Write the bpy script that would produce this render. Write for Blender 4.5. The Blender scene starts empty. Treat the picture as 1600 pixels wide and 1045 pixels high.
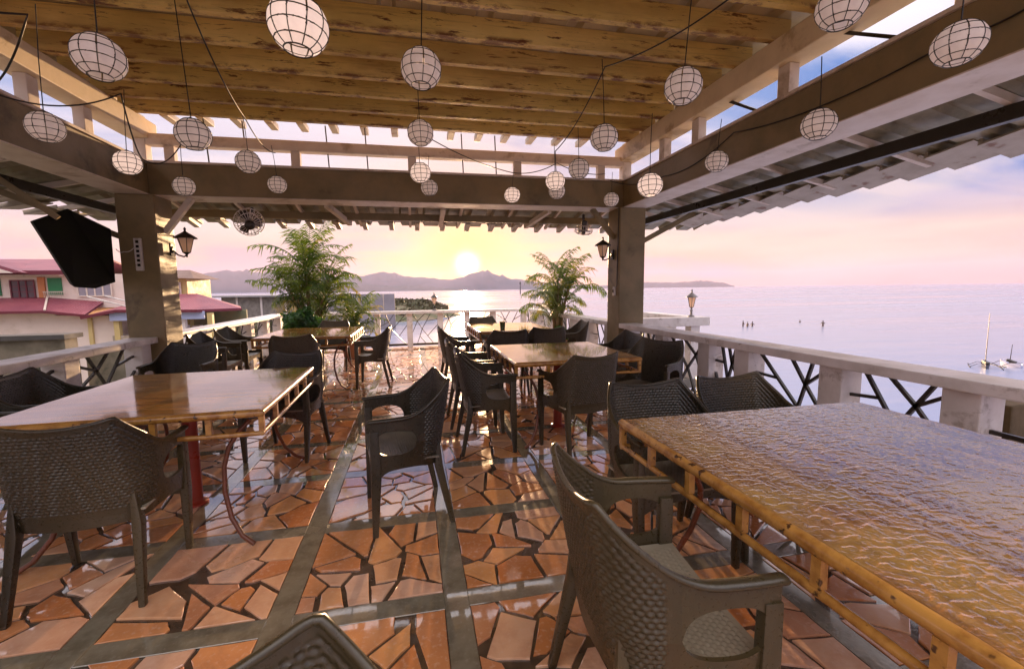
import bpy, bmesh, math, random
from mathutils import Vector, Matrix
R = math.radians
PI = math.pi
sc = bpy.context.scene
col = sc.collection
rnd = random.Random(7)

# ------------------------------------------------------------------ camera
EYE = Vector((0, 0, 1.35))
def cam_axes(yaw, pit, rol):
    f = Vector((math.sin(yaw)*math.cos(pit), math.cos(yaw)*math.cos(pit), -math.sin(pit)))
    r = Vector((math.cos(yaw), -math.sin(yaw), 0)); u = r.cross(f)
    return r*math.cos(rol)+u*math.sin(rol), -r*math.sin(rol)+u*math.cos(rol), f
cr, cu, cf = cam_axes(R(11.4455), R(6.0086), R(-0.6889))
cd = bpy.data.cameras.new('camera'); cam = bpy.data.objects.new('camera', cd); col.objects.link(cam)
M = Matrix((cr, cu, -cf)).transposed().to_4x4(); M.translation = EYE
cam.matrix_world = M
cd.sensor_width = 36; cd.sensor_fit = 'HORIZONTAL'; cd.lens = 675.57*36/1600
cd.shift_x = 0.0094; cd.clip_start = 0.05; cd.clip_end = 30000
sc.camera = cam

# ------------------------------------------------------------------ light
SUN_AZ, SUN_EL = R(6.95), R(3.2)
SD = Vector((math.sin(SUN_AZ)*math.cos(SUN_EL), math.cos(SUN_AZ)*math.cos(SUN_EL), math.sin(SUN_EL)))
sl = bpy.data.lights.new('sun', 'SUN'); sl.energy = 3.1; sl.angle = R(0.5); sl.color = (1, .62, .32)
so = bpy.data.objects.new('sun', sl); col.objects.link(so)
so.rotation_euler = SD.to_track_quat('Z', 'Y').to_euler()
EXPOSURE = 2.6

W = bpy.data.worlds.new('World'); sc.world = W; W.use_nodes = True
def build_world():
    nt = W.node_tree; nt.nodes.clear(); N = nt.nodes.new; L = nt.links.new
    out = N('ShaderNodeOutputWorld')
    def math_(op, a, b=None, c=None, clamp=False):
        n = N('ShaderNodeMath'); n.operation = op; n.use_clamp = clamp
        for i, v in enumerate((a, b, c)):
            if v is None: continue
            if isinstance(v, (int, float)): n.inputs[i].default_value = v
            else: L(v, n.inputs[i])
        return n.outputs[0]
    def mix(f, a, b, mode='MIX'):
        n = N('ShaderNodeMix'); n.data_type = 'RGBA'; n.blend_type = mode; n.clamp_factor = True
        for s, v in ((n.inputs[0], f), (n.inputs[6], a), (n.inputs[7], b)):
            if isinstance(v, (int, float)): s.default_value = v
            elif isinstance(v, tuple): s.default_value = (*v, 1)
            else: L(v, s)
        return n.outputs[2]
    def smooth(v, a, b):
        n = N('ShaderNodeMapRange'); n.interpolation_type = 'SMOOTHSTEP'; L(v, n.inputs[0])
        n.inputs[1].default_value = a; n.inputs[2].default_value = b
        return n.outputs[0]
    tc = N('ShaderNodeTexCoord'); nrm = N('ShaderNodeVectorMath'); nrm.operation = 'NORMALIZE'
    L(tc.outputs['Generated'], nrm.inputs[0]); D = nrm.outputs[0]
    sx = N('ShaderNodeSeparateXYZ'); L(D, sx.inputs[0]); X, Y, Z = sx.outputs
    ramp = N('ShaderNodeValToRGB'); L(math_('MAXIMUM', Z, 0.0), ramp.inputs[0])
    cr_ = ramp.color_ramp; cr_.interpolation = 'EASE'
    stops = [(0, (.88, .46, .27)), (.05, (.86, .50, .34)), (.095, (.84, .60, .49)), (.15, (.76, .61, .67)), (.20, (.62, .58, .76)),
             (.30, (.28, .41, .74)), (.50, (.15, .30, .70)), (1, (.12, .25, .62))]
    while len(cr_.elements) < len(stops): cr_.elements.new(.5)
    for e, (p, c) in zip(cr_.elements, stops): e.position = p; e.color = (*c, 1)
    base = ramp.outputs[0]
    # away from the sun the horizon turns pink-lilac
    dt = N('ShaderNodeVectorMath'); dt.operation = 'DOT_PRODUCT'; L(D, dt.inputs[0]); dt.inputs[1].default_value = SD
    dot = dt.outputs['Value']
    side = smooth(dot, .96, .45)
    low = smooth(Z, .30, .02)
    base = mix(math_('MULTIPLY', side, math_('MULTIPLY', low, .45)), base, (.78, .56, .56))
    # deeper blue to the right of the sun (north-east of the bay)
    rb = math_('MULTIPLY', smooth(X, .46, .78), smooth(Z, .085, .175))
    base = mix(math_('MULTIPLY', rb, .97), base, (.02, .20, .62))
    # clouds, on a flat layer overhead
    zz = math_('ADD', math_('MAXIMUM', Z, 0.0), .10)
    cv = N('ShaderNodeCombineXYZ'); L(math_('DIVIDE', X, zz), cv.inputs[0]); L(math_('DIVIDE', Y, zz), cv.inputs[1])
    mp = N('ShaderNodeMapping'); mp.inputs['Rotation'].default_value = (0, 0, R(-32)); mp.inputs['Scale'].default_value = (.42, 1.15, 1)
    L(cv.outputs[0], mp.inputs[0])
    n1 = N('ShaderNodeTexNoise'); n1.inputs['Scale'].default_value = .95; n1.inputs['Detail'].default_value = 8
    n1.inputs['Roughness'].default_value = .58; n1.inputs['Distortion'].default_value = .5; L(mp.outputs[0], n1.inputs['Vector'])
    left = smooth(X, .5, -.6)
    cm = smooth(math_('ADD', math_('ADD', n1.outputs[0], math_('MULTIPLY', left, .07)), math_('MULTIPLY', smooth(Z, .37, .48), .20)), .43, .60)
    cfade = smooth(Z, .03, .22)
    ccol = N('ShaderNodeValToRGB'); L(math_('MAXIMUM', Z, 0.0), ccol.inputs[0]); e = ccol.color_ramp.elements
    e[0].position = .02; e[0].color = (.90, .60, .50, 1); e[1].position = .75; e[1].color = (2.8, 2.52, 2.50, 1)  # top stop: overhead clouds beyond the view, brightened to light the interior
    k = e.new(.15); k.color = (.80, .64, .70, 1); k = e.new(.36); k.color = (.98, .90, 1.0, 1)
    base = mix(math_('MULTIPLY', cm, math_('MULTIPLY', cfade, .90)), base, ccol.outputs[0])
    # thin darker lilac-pink streaks low down
    mp2 = N('ShaderNodeMapping'); mp2.inputs['Scale'].default_value = (1.7, 1.7, 12); L(D, mp2.inputs[0])
    mp2.inputs['Rotation'].default_value = (0, R(-4), 0)
    n2 = N('ShaderNodeTexNoise'); n2.inputs['Scale'].default_value = 1.2; n2.inputs['Detail'].default_value = 6; L(mp2.outputs[0], n2.inputs['Vector'])
    # glow round the sun
    ang = math_('ARCCOSINE', math_('MINIMUM', dot, .999999))
    def gauss(w): return math_('EXPONENT', math_('MULTIPLY', math_('POWER', math_('DIVIDE', ang, R(w)), 2.0), -1.0))
    base = mix(math_('MULTIPLY', gauss(14), .74), base, (.98, .47, .22))
    st = math_('MULTIPLY', smooth(n2.outputs[0], .47, .60), smooth(Z, .36, .08))
    base = mix(math_('MULTIPLY', math_('MULTIPLY', st, .92), smooth(dot, 1.0, .985)), base, (.55, .40, .52))
    st2 = math_('MULTIPLY', smooth(n2.outputs[0], .48, .34), smooth(Z, .36, .08))
    base = mix(math_('MULTIPLY', st2, .45), base, (1.0, .82, .66))
    base = mix(math_('MULTIPLY', gauss(4.4), .90), base, (1.05, .54, .11))
    g3 = gauss(2.2); g4 = gauss(1.15)
    add = mix(1.0, mix(g3, (0, 0, 0), (.45, .42, .02)), mix(g4, (0, 0, 0), (6, 5, 3.2)), 'ADD')
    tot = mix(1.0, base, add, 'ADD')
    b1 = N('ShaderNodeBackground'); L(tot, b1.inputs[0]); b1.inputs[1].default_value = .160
    sky = N('ShaderNodeTexSky'); sky.sky_type = 'NISHITA'; sky.sun_disc = False
    sky.sun_elevation = SUN_EL; sky.sun_rotation = SUN_AZ
    b2 = N('ShaderNodeBackground'); L(sky.outputs[0], b2.inputs[0]); b2.inputs[1].default_value = .006
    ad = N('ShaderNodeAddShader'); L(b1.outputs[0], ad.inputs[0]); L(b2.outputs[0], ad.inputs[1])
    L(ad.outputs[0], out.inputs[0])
build_world()
vs = sc.view_settings
vs.view_transform = 'Standard'; vs.look = 'None'; vs.exposure = EXPOSURE; vs.gamma = 1; vs.use_curve_mapping = False
try:
    sc.cycles.sample_clamp_indirect = 4.0; sc.cycles.max_bounces = 8; sc.cycles.diffuse_bounces = 5
    sc.cycles.transparent_max_bounces = 12; sc.cycles.use_denoising = True; sc.cycles.blur_glossy = .6
except Exception: pass

# ------------------------------------------------------------------ mesh helpers
class MB:
    def __init__(s): s.v = []; s.f = []; s.uv = {}
    def add(s, vs_, fs):
        o = len(s.v); s.v += [Vector(p) for p in vs_]; s.f += [tuple(i+o for i in f) for f in fs]; return o
    def box(s, a, b, m=None):
        x0, y0, z0 = a; x1, y1, z1 = b
        p = [Vector(c) for c in ((x0,y0,z0),(x1,y0,z0),(x1,y1,z0),(x0,y1,z0),(x0,y0,z1),(x1,y0,z1),(x1,y1,z1),(x0,y1,z1))]
        if m: p = [m @ q for q in p]
        s.add(p, [(0,3,2,1),(4,5,6,7),(0,1,5,4),(1,2,6,5),(2,3,7,6),(3,0,4,7)]); return s
    def bar(s, a, b, w, h=None, up=(0,0,1)):
        a = Vector(a); b = Vector(b); h = h or w; d = (b-a).normalized(); u = Vector(up)
        if abs(d.dot(u)) > .99: u = Vector((1,0,0))
        r = d.cross(u).normalized(); u = r.cross(d).normalized(); p = []
        for q in (a, b):
            for i, j in ((-1,-1),(1,-1),(1,1),(-1,1)): p.append(q + r*i*w/2 + u*j*h/2)
        s.add(p, [(3,2,1,0),(4,5,6,7),(0,1,5,4),(1,2,6,5),(2,3,7,6),(3,0,4,7)]); return s
    def tube(s, pts, r, n=8, close=False, caps=True):
        pts = [Vector(p) for p in pts]; m = len(pts); rr = r if isinstance(r, (list, tuple)) else [r]*m
        rings = []; prev = None
        for i, p in enumerate(pts):
            if close: d = pts[(i+1) % m]-pts[i-1]
            else: d = pts[min(i+1, m-1)]-pts[max(i-1, 0)]
            d.normalize()
            if prev is None:
                a = Vector((0,0,1)) if abs(d.z) < .9 else Vector((1,0,0)); u = d.cross(a).normalized()
            else:
                u = prev - d*prev.dot(d); u.normalize()
            prev = u; w = d.cross(u)
            rings.append([p+(u*math.cos(2*PI*k/n)+w*math.sin(2*PI*k/n))*rr[i] for k in range(n)])
        o = len(s.v)
        for q in rings: s.v += q
        for i in range(m if close else m-1):
            a = o+i*n; b = o+((i+1) % m)*n
            for k in range(n): s.f.append((a+k, a+(k+1) % n, b+(k+1) % n, b+k))
        if caps and not close:
            s.f.append(tuple(o+k for k in range(n))[::-1]); s.f.append(tuple(o+(m-1)*n+k for k in range(n)))
        return s
    def lathe(s, prof, n=16, c=(0,0,0), m=None):
        c = Vector(c); o = len(s.v)
        for r, z in prof:
            for k in range(n):
                p = Vector((r*math.cos(2*PI*k/n), r*math.sin(2*PI*k/n), z))
                s.v.append((m @ p if m else p)+c)
        for i in range(len(prof)-1):
            for k in range(n): s.f.append((o+i*n+k, o+i*n+(k+1) % n, o+(i+1)*n+(k+1) % n, o+(i+1)*n+k))
        if prof[0][0] > 1e-5: s.f.append(tuple(o+k for k in range(n))[::-1])
        if prof[-1][0] > 1e-5: s.f.append(tuple(o+(len(prof)-1)*n+k for k in range(n)))
        return s
    def prism(s, poly, z0, z1, m=None, inset=0):
        n = len(poly); c = Vector((sum(p[0] for p in poly)/n, sum(p[1] for p in poly)/n))
        def ins(p, k): q = Vector((p[0], p[1])); d = (c-q); return q+d.normalized()*min(k, d.length*.3)
        lo = [Vector((p[0], p[1], z0)) for p in poly]
        if inset:
            mid = [Vector((p[0], p[1], z1-inset*.5)) for p in poly]; hi = [Vector((*ins(p, inset), z1)) for p in poly]; L3 = [lo, mid, hi]
        else: L3 = [lo, [Vector((p[0], p[1], z1)) for p in poly]]
        pts = sum(L3, []);
        if m: pts = [m @ q for q in pts]
        fs = [tuple(range(n))[::-1], tuple(range((len(L3)-1)*n, len(L3)*n))]
        for l in range(len(L3)-1):
            for k in range(n): fs.append((l*n+k, l*n+(k+1) % n, (l+1)*n+(k+1) % n, (l+1)*n+k))
        s.add(pts, fs); return s
    def mesh(s, name, mat, smooth=False, bevel=0, angle=40, seg=2):
        me = bpy.data.meshes.new(name); me.from_pydata([tuple(p) for p in s.v], [], s.f)
        if bevel:
            bm = bmesh.new(); bm.from_mesh(me)
            bmesh.ops.bevel(bm, geom=[e for e in bm.edges if len(e.link_faces) == 2 and e.calc_face_angle(0) > .6], offset=bevel, segments=seg, affect='EDGES', profile=.6)
            bm.to_mesh(me); bm.free()
        if smooth: 
            me.shade_smooth()
            if angle: 
                try: me.set_sharp_from_angle(angle=R(angle))
                except Exception: pass
        if mat: me.materials.append(mat)
        return me
    def build(s, name, mat, parent=None, **k):
        return link(name, s.mesh(name, mat, **k), parent)
def link(name, me, parent=None, loc=None):
    o = bpy.data.objects.new(name, me); col.objects.link(o)
    if parent: o.parent = parent
    if loc is not None: o.location = loc
    return o
def tag(o, label=None, cat=None, group=None, kind=None):
    if label: o['label'] = label
    if cat: o['category'] = cat
    if group: o['group'] = group
    if kind: o['kind'] = kind
    return o
def empty(name, loc=(0,0,0), rz=0, label=None, cat=None, group=None):
    o = bpy.data.objects.new(name, None); col.objects.link(o); o.location = loc; o.rotation_euler.z = rz
    o.empty_display_size = .1
    return tag(o, label, cat, group)
def copy_tree(o, parent=None):
    c = o.copy(); col.objects.link(c); c.parent = parent
    for ch in o.children: copy_tree(ch, c)
    return c

# ------------------------------------------------------------------ materials
class NT:
    def __init__(s, name):
        s.m = bpy.data.materials.new(name); s.m.use_nodes = True; s.nt = s.m.node_tree
        s.b = s.nt.nodes['Principled BSDF']; s.out = s.nt.nodes['Material Output']
    def n(s, t, **kw):
        x = s.nt.nodes.new('ShaderNode'+t)
        for k, v in kw.items():
            if hasattr(x, k): setattr(x, k, v)
            else: x.inputs[k].default_value = v
        return x
    def l(s, a, b): s.nt.links.new(a, b)
    def pos(s, scale=(1,1,1), obj=False):
        g = s.n('TexCoord').outputs['Object'] if obj else s.n('NewGeometry').outputs['Position']
        mp = s.n('Mapping'); mp.inputs['Scale'].default_value = scale; s.l(g, mp.inputs[0]); return mp.outputs[0]
    def noise(s, vec, scale, detail=4, rough=.5, dist=0):
        x = s.n('TexNoise'); x.inputs['Scale'].default_value = scale; x.inputs['Detail'].default_value = detail
        x.inputs['Roughness'].default_value = rough; x.inputs['Distortion'].default_value = dist; s.l(vec, x.inputs['Vector']); return x.outputs[0]
    def ss(s, v, a, b, c=0, d=1):
        x = s.n('MapRange'); x.interpolation_type = 'SMOOTHSTEP'; s.l(v, x.inputs[0])
        for i, q in enumerate((a, b, c, d)): x.inputs[i+1].default_value = q
        return x.outputs[0]
    def mix(s, f, a, b, mode='MIX'):
        x = s.n('Mix'); x.data_type = 'RGBA'; x.blend_type = mode
        for k, v in ((0, f), (6, a), (7, b)):
            if isinstance(v, (int, float)): x.inputs[k].default_value = v
            elif isinstance(v, tuple): x.inputs[k].default_value = (*v, 1)
            else: s.l(v, x.inputs[k])
        return x.outputs[2]
    def ma(s, op, a, b=0.0):
        x = s.n('Math'); x.operation = op
        for i, v in enumerate((a, b)):
            if isinstance(v, (int, float)): x.inputs[i].default_value = v
            else: s.l(v, x.inputs[i])
        return x.outputs[0]
    def set(s, k, v):
        i = s.b.inputs[k]
        if isinstance(v, (int, float)): i.default_value = v
        elif isinstance(v, tuple): i.default_value = (*v, 1) if len(v) == 3 else v
        else: s.l(v, i)
        return s
    def bump(s, h, strength=.3, dist=.01, normal=None):
        x = s.n('Bump'); x.inputs['Distance'].default_value = dist; s.l(h, x.inputs['Height'])
        if isinstance(strength, (int, float)): x.inputs['Strength'].default_value = strength
        else: s.l(strength, x.inputs['Strength'])
        if normal: s.l(normal, x.inputs['Normal'])
        s.l(x.outputs[0], s.b.inputs['Normal']); return x.outputs[0]
def painted(name, c, c2=None, rough=.5, scale=6, amt=.5, bump=.15, stain=None, stain_scale=3, spec=.5, obj=False):
    t = NT(name); v = t.pos(obj=obj); a = t.noise(v, scale, 6, .6)
    c2 = c2 or tuple(x*.7 for x in c)
    out = t.mix(t.ss(a, .35, .7, 0, amt), c, c2)
    if stain:
        b = t.noise(v, stain_scale, 8, .65, .3); out = t.mix(t.ss(b, .56, .68, 0, .85), out, stain)
    t.set('Base Color', out).set('Roughness', t.ss(a, .2, .8, max(rough-.12, .02), rough+.12)).set('Specular IOR Level', spec)
    if bump: t.bump(t.noise(v, scale*8, 4), bump, .004)
    return t.m
MAT = {}
MAT['khaki'] = painted('khaki_paint', (.25,.180,.085), (.16,.125,.06), .5, 3, .8, .3, stain=(.09,.065,.035), stain_scale=1.7)
MAT['cream'] = painted('cream_paint', (.78,.63,.42), (.60,.47,.28), .5, 4, .6, .15, stain=(.42,.28,.13), stain_scale=2.2)
MAT['soffit'] = painted('pale_trim', (.72,.62,.53), (.56,.46,.38), .5, 5, .5, .15, stain=(.42,.32,.22), stain_scale=2.6)
MAT['white'] = painted('white_paint', (.74,.70,.68), (.52,.48,.44), .42, 5, .7, .2, stain=(.36,.31,.27), stain_scale=7)
MAT['dark_metal'] = painted('dark_metal', (.035,.027,.02), None, .35, 9, .5, .1)
MAT['black'] = painted('black_plastic', (.010,.010,.008), (.022,.025,.014), .85, 6, .6, .3, spec=.15)
MAT['cord'] = painted('black_cable', (.015,.013,.012), None, .5, 6, .3, 0)
MAT['red'] = painted('red_paint', (.34,.035,.015), (.22,.03,.015), .35, 9, .6, .1)
MAT['brown_iron'] = painted('brown_iron', (.20,.06,.028), (.11,.04,.02), .3, 12, .7, .1)
MAT['lamp_metal'] = painted('lamp_metal', (.02,.016,.014), None, .35, 12, .4, .1)
MAT['concrete'] = painted('concrete', (.25,.23,.21), (.14,.13,.11), .8, 1.5, .8, .3, stain=(.10,.10,.07), stain_scale=.7)
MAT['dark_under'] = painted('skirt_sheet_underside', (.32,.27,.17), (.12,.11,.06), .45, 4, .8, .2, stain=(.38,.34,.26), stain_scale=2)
MAT['terracotta_pot'] = painted('terracotta_pot', (.36,.14,.06), None, .6, 8, .5, .2)

def purlin_mat():
    t = NT('rusty_purlin_paint'); v = t.pos((1,1,1)); a = t.noise(v, 1.3, 6, .6)
    c = t.mix(t.ss(a, .35, .65), (.84,.60,.20), (.70,.50,.14))
    # rust gathers in streaks along the member
    r1 = t.noise(t.pos((2.2, 5, 14)), 1.4, 8, .7, .4); r2 = t.noise(t.pos((7, 20, 45)), 1.5, 5, .7)
    f = t.ss(r1, .57, .63); f2 = t.ss(r2, .58, .66, 0, .9)
    c = t.mix(t.ma('MAXIMUM', f, t.ma('MULTIPLY', f2, t.ss(r1, .45, .6))), c, (.13,.040,.012))
    sx = t.n('SeparateXYZ'); t.l(t.n('NewGeometry').outputs['Position'], sx.inputs[0]); lip = t.ss(sx.outputs[2], 3.285, 3.25)
    c = t.mix(t.ma('MULTIPLY', lip, t.ss(t.noise(t.pos((1.5,3,3)), 3.0, 7, .7), .46, .60)), c, (.16,.05,.015))
    c = t.mix(t.ss(t.noise(t.pos((1,30,30)), 2, 3), .55, .7, 0, .35), c, (.30,.20,.07))
    c = t.mix(t.ss(t.noise(t.pos((.5,2,2)), 1.6, 5, .6), .42, .66, 0, .55), c, (.36,.20,.055))
    t.set('Base Color', c).set('Roughness', .42); t.bump(t.ma('ADD', r1, r2), .25, .006); return t.m
MAT['purlin'] = purlin_mat()
def sheet_mat():
    t = NT('roof_sheet'); a = t.noise(t.pos(), 2, 6, .6)
    t.set('Base Color', t.mix(t.ss(a, .35, .7), (.58,.47,.28), (.42,.32,.17))).set('Roughness', .4).set('Metallic', .1); return t.m
MAT['sheet'] = sheet_mat()
def edge_mat():
    t = NT('roof_sheet_edge'); a = t.noise(t.pos(), 3, 6, .6)
    c = t.mix(t.ss(a, .35, .7), (.50,.44,.37), (.34,.28,.21)); c = t.mix(t.ss(t.noise(t.pos((1,1,1)), 6, 6), .6, .7), c, (.22,.10,.05))
    t.set('Base Color', c).set('Roughness', .45); return t.m
MAT['sheet_edge'] = edge_mat()

def wet_nodes(t):
    w = t.noise(t.pos((1, .55, 1)), 1.15, 3, .5, .6)
    return t.ss(w, .36, .49)
def floor_mat(name, stone):
    t = NT(name); v = t.pos(); p = wet_nodes(t)
    n1 = t.noise(v, 9, 6, .6); n2 = t.noise(v, 45, 4, .6)
    if stone:
        at = t.n('Attribute'); at.attribute_name = 'tone'; f = at.outputs['Fac']
        rp = t.n('ValToRGB'); t.l(f, rp.inputs[0]); e = rp.color_ramp.elements
        e[0].color = (.78,.35,.14,1); e[1].color = (.86,.58,.42,1)
        k = e.new(.35); k.color = (.64,.23,.07,1); k = e.new(.5); k.color = (.82,.52,.36,1); k = e.new(.75); k.color = (.86,.40,.13,1)
        c = t.mix(t.ss(n1, .35, .7, 0, .35), rp.outputs[0], (.52,.20,.09))
        c = t.mix(t.ss(n2, .50, .75, 0, .5), c, (.84,.56,.38)); c = t.mix(t.ss(t.noise(t.pos(), 2.3, 8, .7, .5), .53, .68, 0, .55), c, (.36,.17,.09))
    elif stone is None:
        c = t.mix(t.ss(n1, .35, .7), (.26,.23,.16), (.17,.145,.095)); c = t.mix(t.ss(n2, .5, .8, 0, .5), c, (.36,.33,.26))
    else:
        c = t.mix(t.ss(n1, .35, .7), (.12,.080,.050), (.065,.045,.03))
    c = t.mix(t.ma('MULTIPLY', p, .05), c, (.05,.02,.01))
    t.set('Base Color', c)
    rr = t.ss(t.noise(t.pos(), 3.5, 7, .65), .35, .65, .13, .42)
    x = t.n('Mix'); x.data_type = 'FLOAT'; t.l(p, x.inputs[0]); t.l(rr, x.inputs[2]); x.inputs[3].default_value = .035
    t.set('Roughness', x.outputs[0]).set('Specular IOR Level', .85)
    t.set('Coat Weight', t.ma('ADD', t.ma('MULTIPLY', p, .55), .40)).set('Coat Roughness', t.ss(p, 0, 1, .11, .02)).set('Coat IOR', 1.45)
    s = t.ma('MULTIPLY', t.ma('SUBTRACT', 1.0, p), .35)
    rip = t.noise(t.pos((1,1,1)), 14, 2)
    x2 = t.n('Mix'); x2.data_type = 'FLOAT'; t.l(p, x2.inputs[0]); t.l(t.ma('ADD', n1, n2), x2.inputs[2]); t.l(rip, x2.inputs[3])
    t.bump(x2.outputs[0], t.ma('ADD', s, .03), .006)
    return t.m
MAT['stone'] = floor_mat('crazy_paving_stone', True)
MAT['strip'] = floor_mat('paving_border_strip', None)
MAT['grout'] = floor_mat('dark_grout', False)

def weave_mat(name, c1, c2, ro=.24):
    t = NT(name); v = t.pos(obj=True); a = t.noise(v, 8, 4); b = t.noise(v, 90, 3)
    cc = t.mix(t.ss(a, .3, .7), c1, c2); cc = t.mix(t.ss(t.noise(t.pos(), 1.1, 1), .35, .65, 0, .8), cc, (c1[0]*3.1, c1[1]*3.1, c1[2]*2.7)); cc = t.mix(t.ss(t.noise(t.pos(), 5, 6, .65), .52, .72, 0, .14), cc, (.12,.095,.06))
    t.set('Base Color', cc).set('Roughness', t.ss(b, .2, .8, ro, ro+.16)).set('Specular IOR Level', .6)
    t.bump(b, .15, .002); return t.m
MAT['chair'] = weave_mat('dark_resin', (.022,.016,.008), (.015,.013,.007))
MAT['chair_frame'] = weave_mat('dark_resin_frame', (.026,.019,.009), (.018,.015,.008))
MAT['seat'] = weave_mat('wet_sheen_seat', (.16,.14,.115), (.10,.09,.07), .10)  # pale base colour paints the sky's sheen into the wet seats

def wood_top(name, wet):
    t = NT(name); v = t.pos((1, 1, 1)); 
    g = t.noise(t.pos((9, 1.2, 9) if wet else (1.1, 9, 9)), 2.2, 6, .62, .4)
    big = t.noise(v, 1.3, 3)
    c = t.mix(t.ss(g, .35, .65), (.40,.205,.06) if wet else (.52,.24,.05), (.17,.07,.02)); c = t.mix(t.ss(big, .4, .65, 0, .6), c, (.44,.26,.075))
    if wet:
        beads = t.noise(t.pos((1.0, 1.9, 1)), 13, 2, .45, .7)
        b2 = t.noise(t.pos((1, 1.5, 1)), 42, 1.5, .5, .4); b3 = t.noise(t.pos((1, 1, 1)), 95, 1, .5, .2)
        patch = t.ss(t.noise(v, 1.6, 3), .30, .58)
        h = t.ma('ADD', t.ma('ADD', t.ma('MULTIPLY', t.ss(beads, .48, .54), .75), t.ma('MULTIPLY', t.ss(b2, .49, .55), .75)), t.ma('MULTIPLY', t.ss(b3, .54, .60), .40))
        edge = t.ss(t.noise(t.pos((1,1,1)), 3.2, 4), .50, .62)
        c = t.mix(t.ma('MULTIPLY', edge, .5), c, (.42,.25,.05))
        t.bump(h, .18, .004)
        t.set('Roughness', .10)
    else:
        p = t.ss(t.noise(v, 2.1, 4, .5, .3), .60, .50)
        h = t.noise(t.pos((1, 6, 1)), 5, 4)
        t.bump(h, .10, .002)
        t.set('Roughness', t.ss(t.noise(v, 3, 5), .35, .7, .06, .22))
    t.set('Base Color', c).set('Coat Weight', .8 if wet else .55).set('Coat Roughness', .05).set('Specular IOR Level', .5 if wet else .35); return t.m
MAT['top_wet'] = wood_top('rain_beaded_table_top', True)
MAT['top'] = wood_top('varnished_table_top', False)
def bamboo_mat():
    t = NT('varnished_bamboo'); g = t.noise(t.pos((3,3,3)), 6, 6, .6)
    c = t.mix(t.ss(g, .35, .7), (.50,.25,.055), (.27,.11,.022)); c = t.mix(t.ss(t.noise(t.pos(), 30, 3), .62, .7), c, (.07,.03,.012))
    t.set('Base Color', c).set('Roughness', .22).set('Coat Weight', .5).set('Coat Roughness', .08); t.bump(g, .15, .004); return t.m
MAT['bamboo'] = bamboo_mat()

def capiz(name, lit):
    t = NT(name); nt = t.nt; a = t.noise(t.pos(obj=True), 14, 5)
    c = t.mix(t.ss(a, .3, .7), (.88,.80,.78), (.74,.66,.66))
    t.set('Base Color', c).set('Roughness', .3)
    tr = t.n('BsdfTranslucent'); t.l(c, tr.inputs[0]); mx = t.n('MixShader'); mx.inputs[0].default_value = .5
    t.l(t.b.outputs[0], mx.inputs[1]); t.l(tr.outputs[0], mx.inputs[2])
    if lit:
        em = t.n('Emission'); em.inputs[0].default_value = (1, .66, .46, 1) if lit > .1 else (1, .72, .58, 1); em.inputs[1].default_value = lit
        ad = t.n('AddShader'); t.l(mx.outputs[0], ad.inputs[0]); t.l(em.outputs[0], ad.inputs[1]); t.l(ad.outputs[0], t.out.inputs[0])
    else: t.l(mx.outputs[0], t.out.inputs[0])
    return t.m
MAT['capiz'] = capiz('capiz_shell', .022)  # unlit lanterns: faint glow added to the shell
MAT['capiz_lit'] = capiz('capiz_shell_lit', .085)
def glass_mat():
    t = NT('frosted_lamp_glass'); t.set('Base Color', (.80,.66,.58)).set('Roughness', .25)
    tr = t.n('BsdfTranslucent'); tr.inputs[0].default_value = (.9,.76,.66,1); mx = t.n('MixShader'); mx.inputs[0].default_value = .6
    t.l(t.b.outputs[0], mx.inputs[1]); t.l(tr.outputs[0], mx.inputs[2]); t.l(mx.outputs[0], t.out.inputs[0]); return t.m
MAT['glass'] = glass_mat()
def leaf_mat(name, c1, c2, c3):
    t = NT(name); oi = t.n('ObjectInfo'); a = t.noise(t.pos(), 3, 4)
    c = t.mix(t.ss(a, .35, .65), c1, c2); c = t.mix(t.ss(oi.outputs['Random'], .78, 1, 0, .7), c, c3)
    t.set('Base Color', c).set('Roughness', .4)
    tr = t.n('BsdfTranslucent'); cc = t.mix(1.0, c, (2.2,2.0,.8), 'MULTIPLY'); t.l(cc, tr.inputs[0]); mx = t.n('MixShader'); mx.inputs[0].default_value = .45
    t.l(t.b.outputs[0], mx.inputs[1]); t.l(tr.outputs[0], mx.inputs[2]); t.l(mx.outputs[0], t.out.inputs[0]); return t.m
MAT['leaf'] = leaf_mat('palm_leaf', (.030,.062,.012), (.080,.115,.016), (.22,.17,.03))
MAT['leaf_dark'] = leaf_mat('shrub_leaf', (.03,.09,.03), (.05,.12,.03), (.06,.12,.02))
MAT['stem'] = painted('palm_stem', (.22,.15,.06), (.12,.08,.04), .6, 12, .7, .3)

# ------------------------------------------------------------------ ground, sea, hills, far setting
SEA = -6.3
def sea_mat():
    t = NT('sea_water'); v = t.pos((.35, 1, 1)); a = t.noise(v, .25, 5, .55); b = t.noise(t.pos((.12,.5,1)), .05, 4, .5)
    c = t.mix(t.ss(b, .4, .6), (.25,.28,.40), (.33,.33,.42))
    t.set('Base Color', c).set('Roughness', t.ss(b, .3, .7, .14, .30)).set('Specular IOR Level', .55).set('IOR', 1.33)
    t.bump(t.ma('ADD', a, t.ma('MULTIPLY', b, 3.0)), .35, .30); return t.m
def make_sea():
    m = MB(); ys = [-400, 0, 200, 1000, 4000, 8400]; xs = [-8400, -2000, 0, 2000, 8400]
    for j in range(len(ys)-1):
        for i in range(len(xs)-1):
            m.add([(xs[i],ys[j],SEA),(xs[i+1],ys[j],SEA),(xs[i+1],ys[j+1],SEA),(xs[i],ys[j+1],SEA)], [(0,1,2,3)])
    tag(m.build('sea', sea_mat()), kind='structure')
make_sea()
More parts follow.
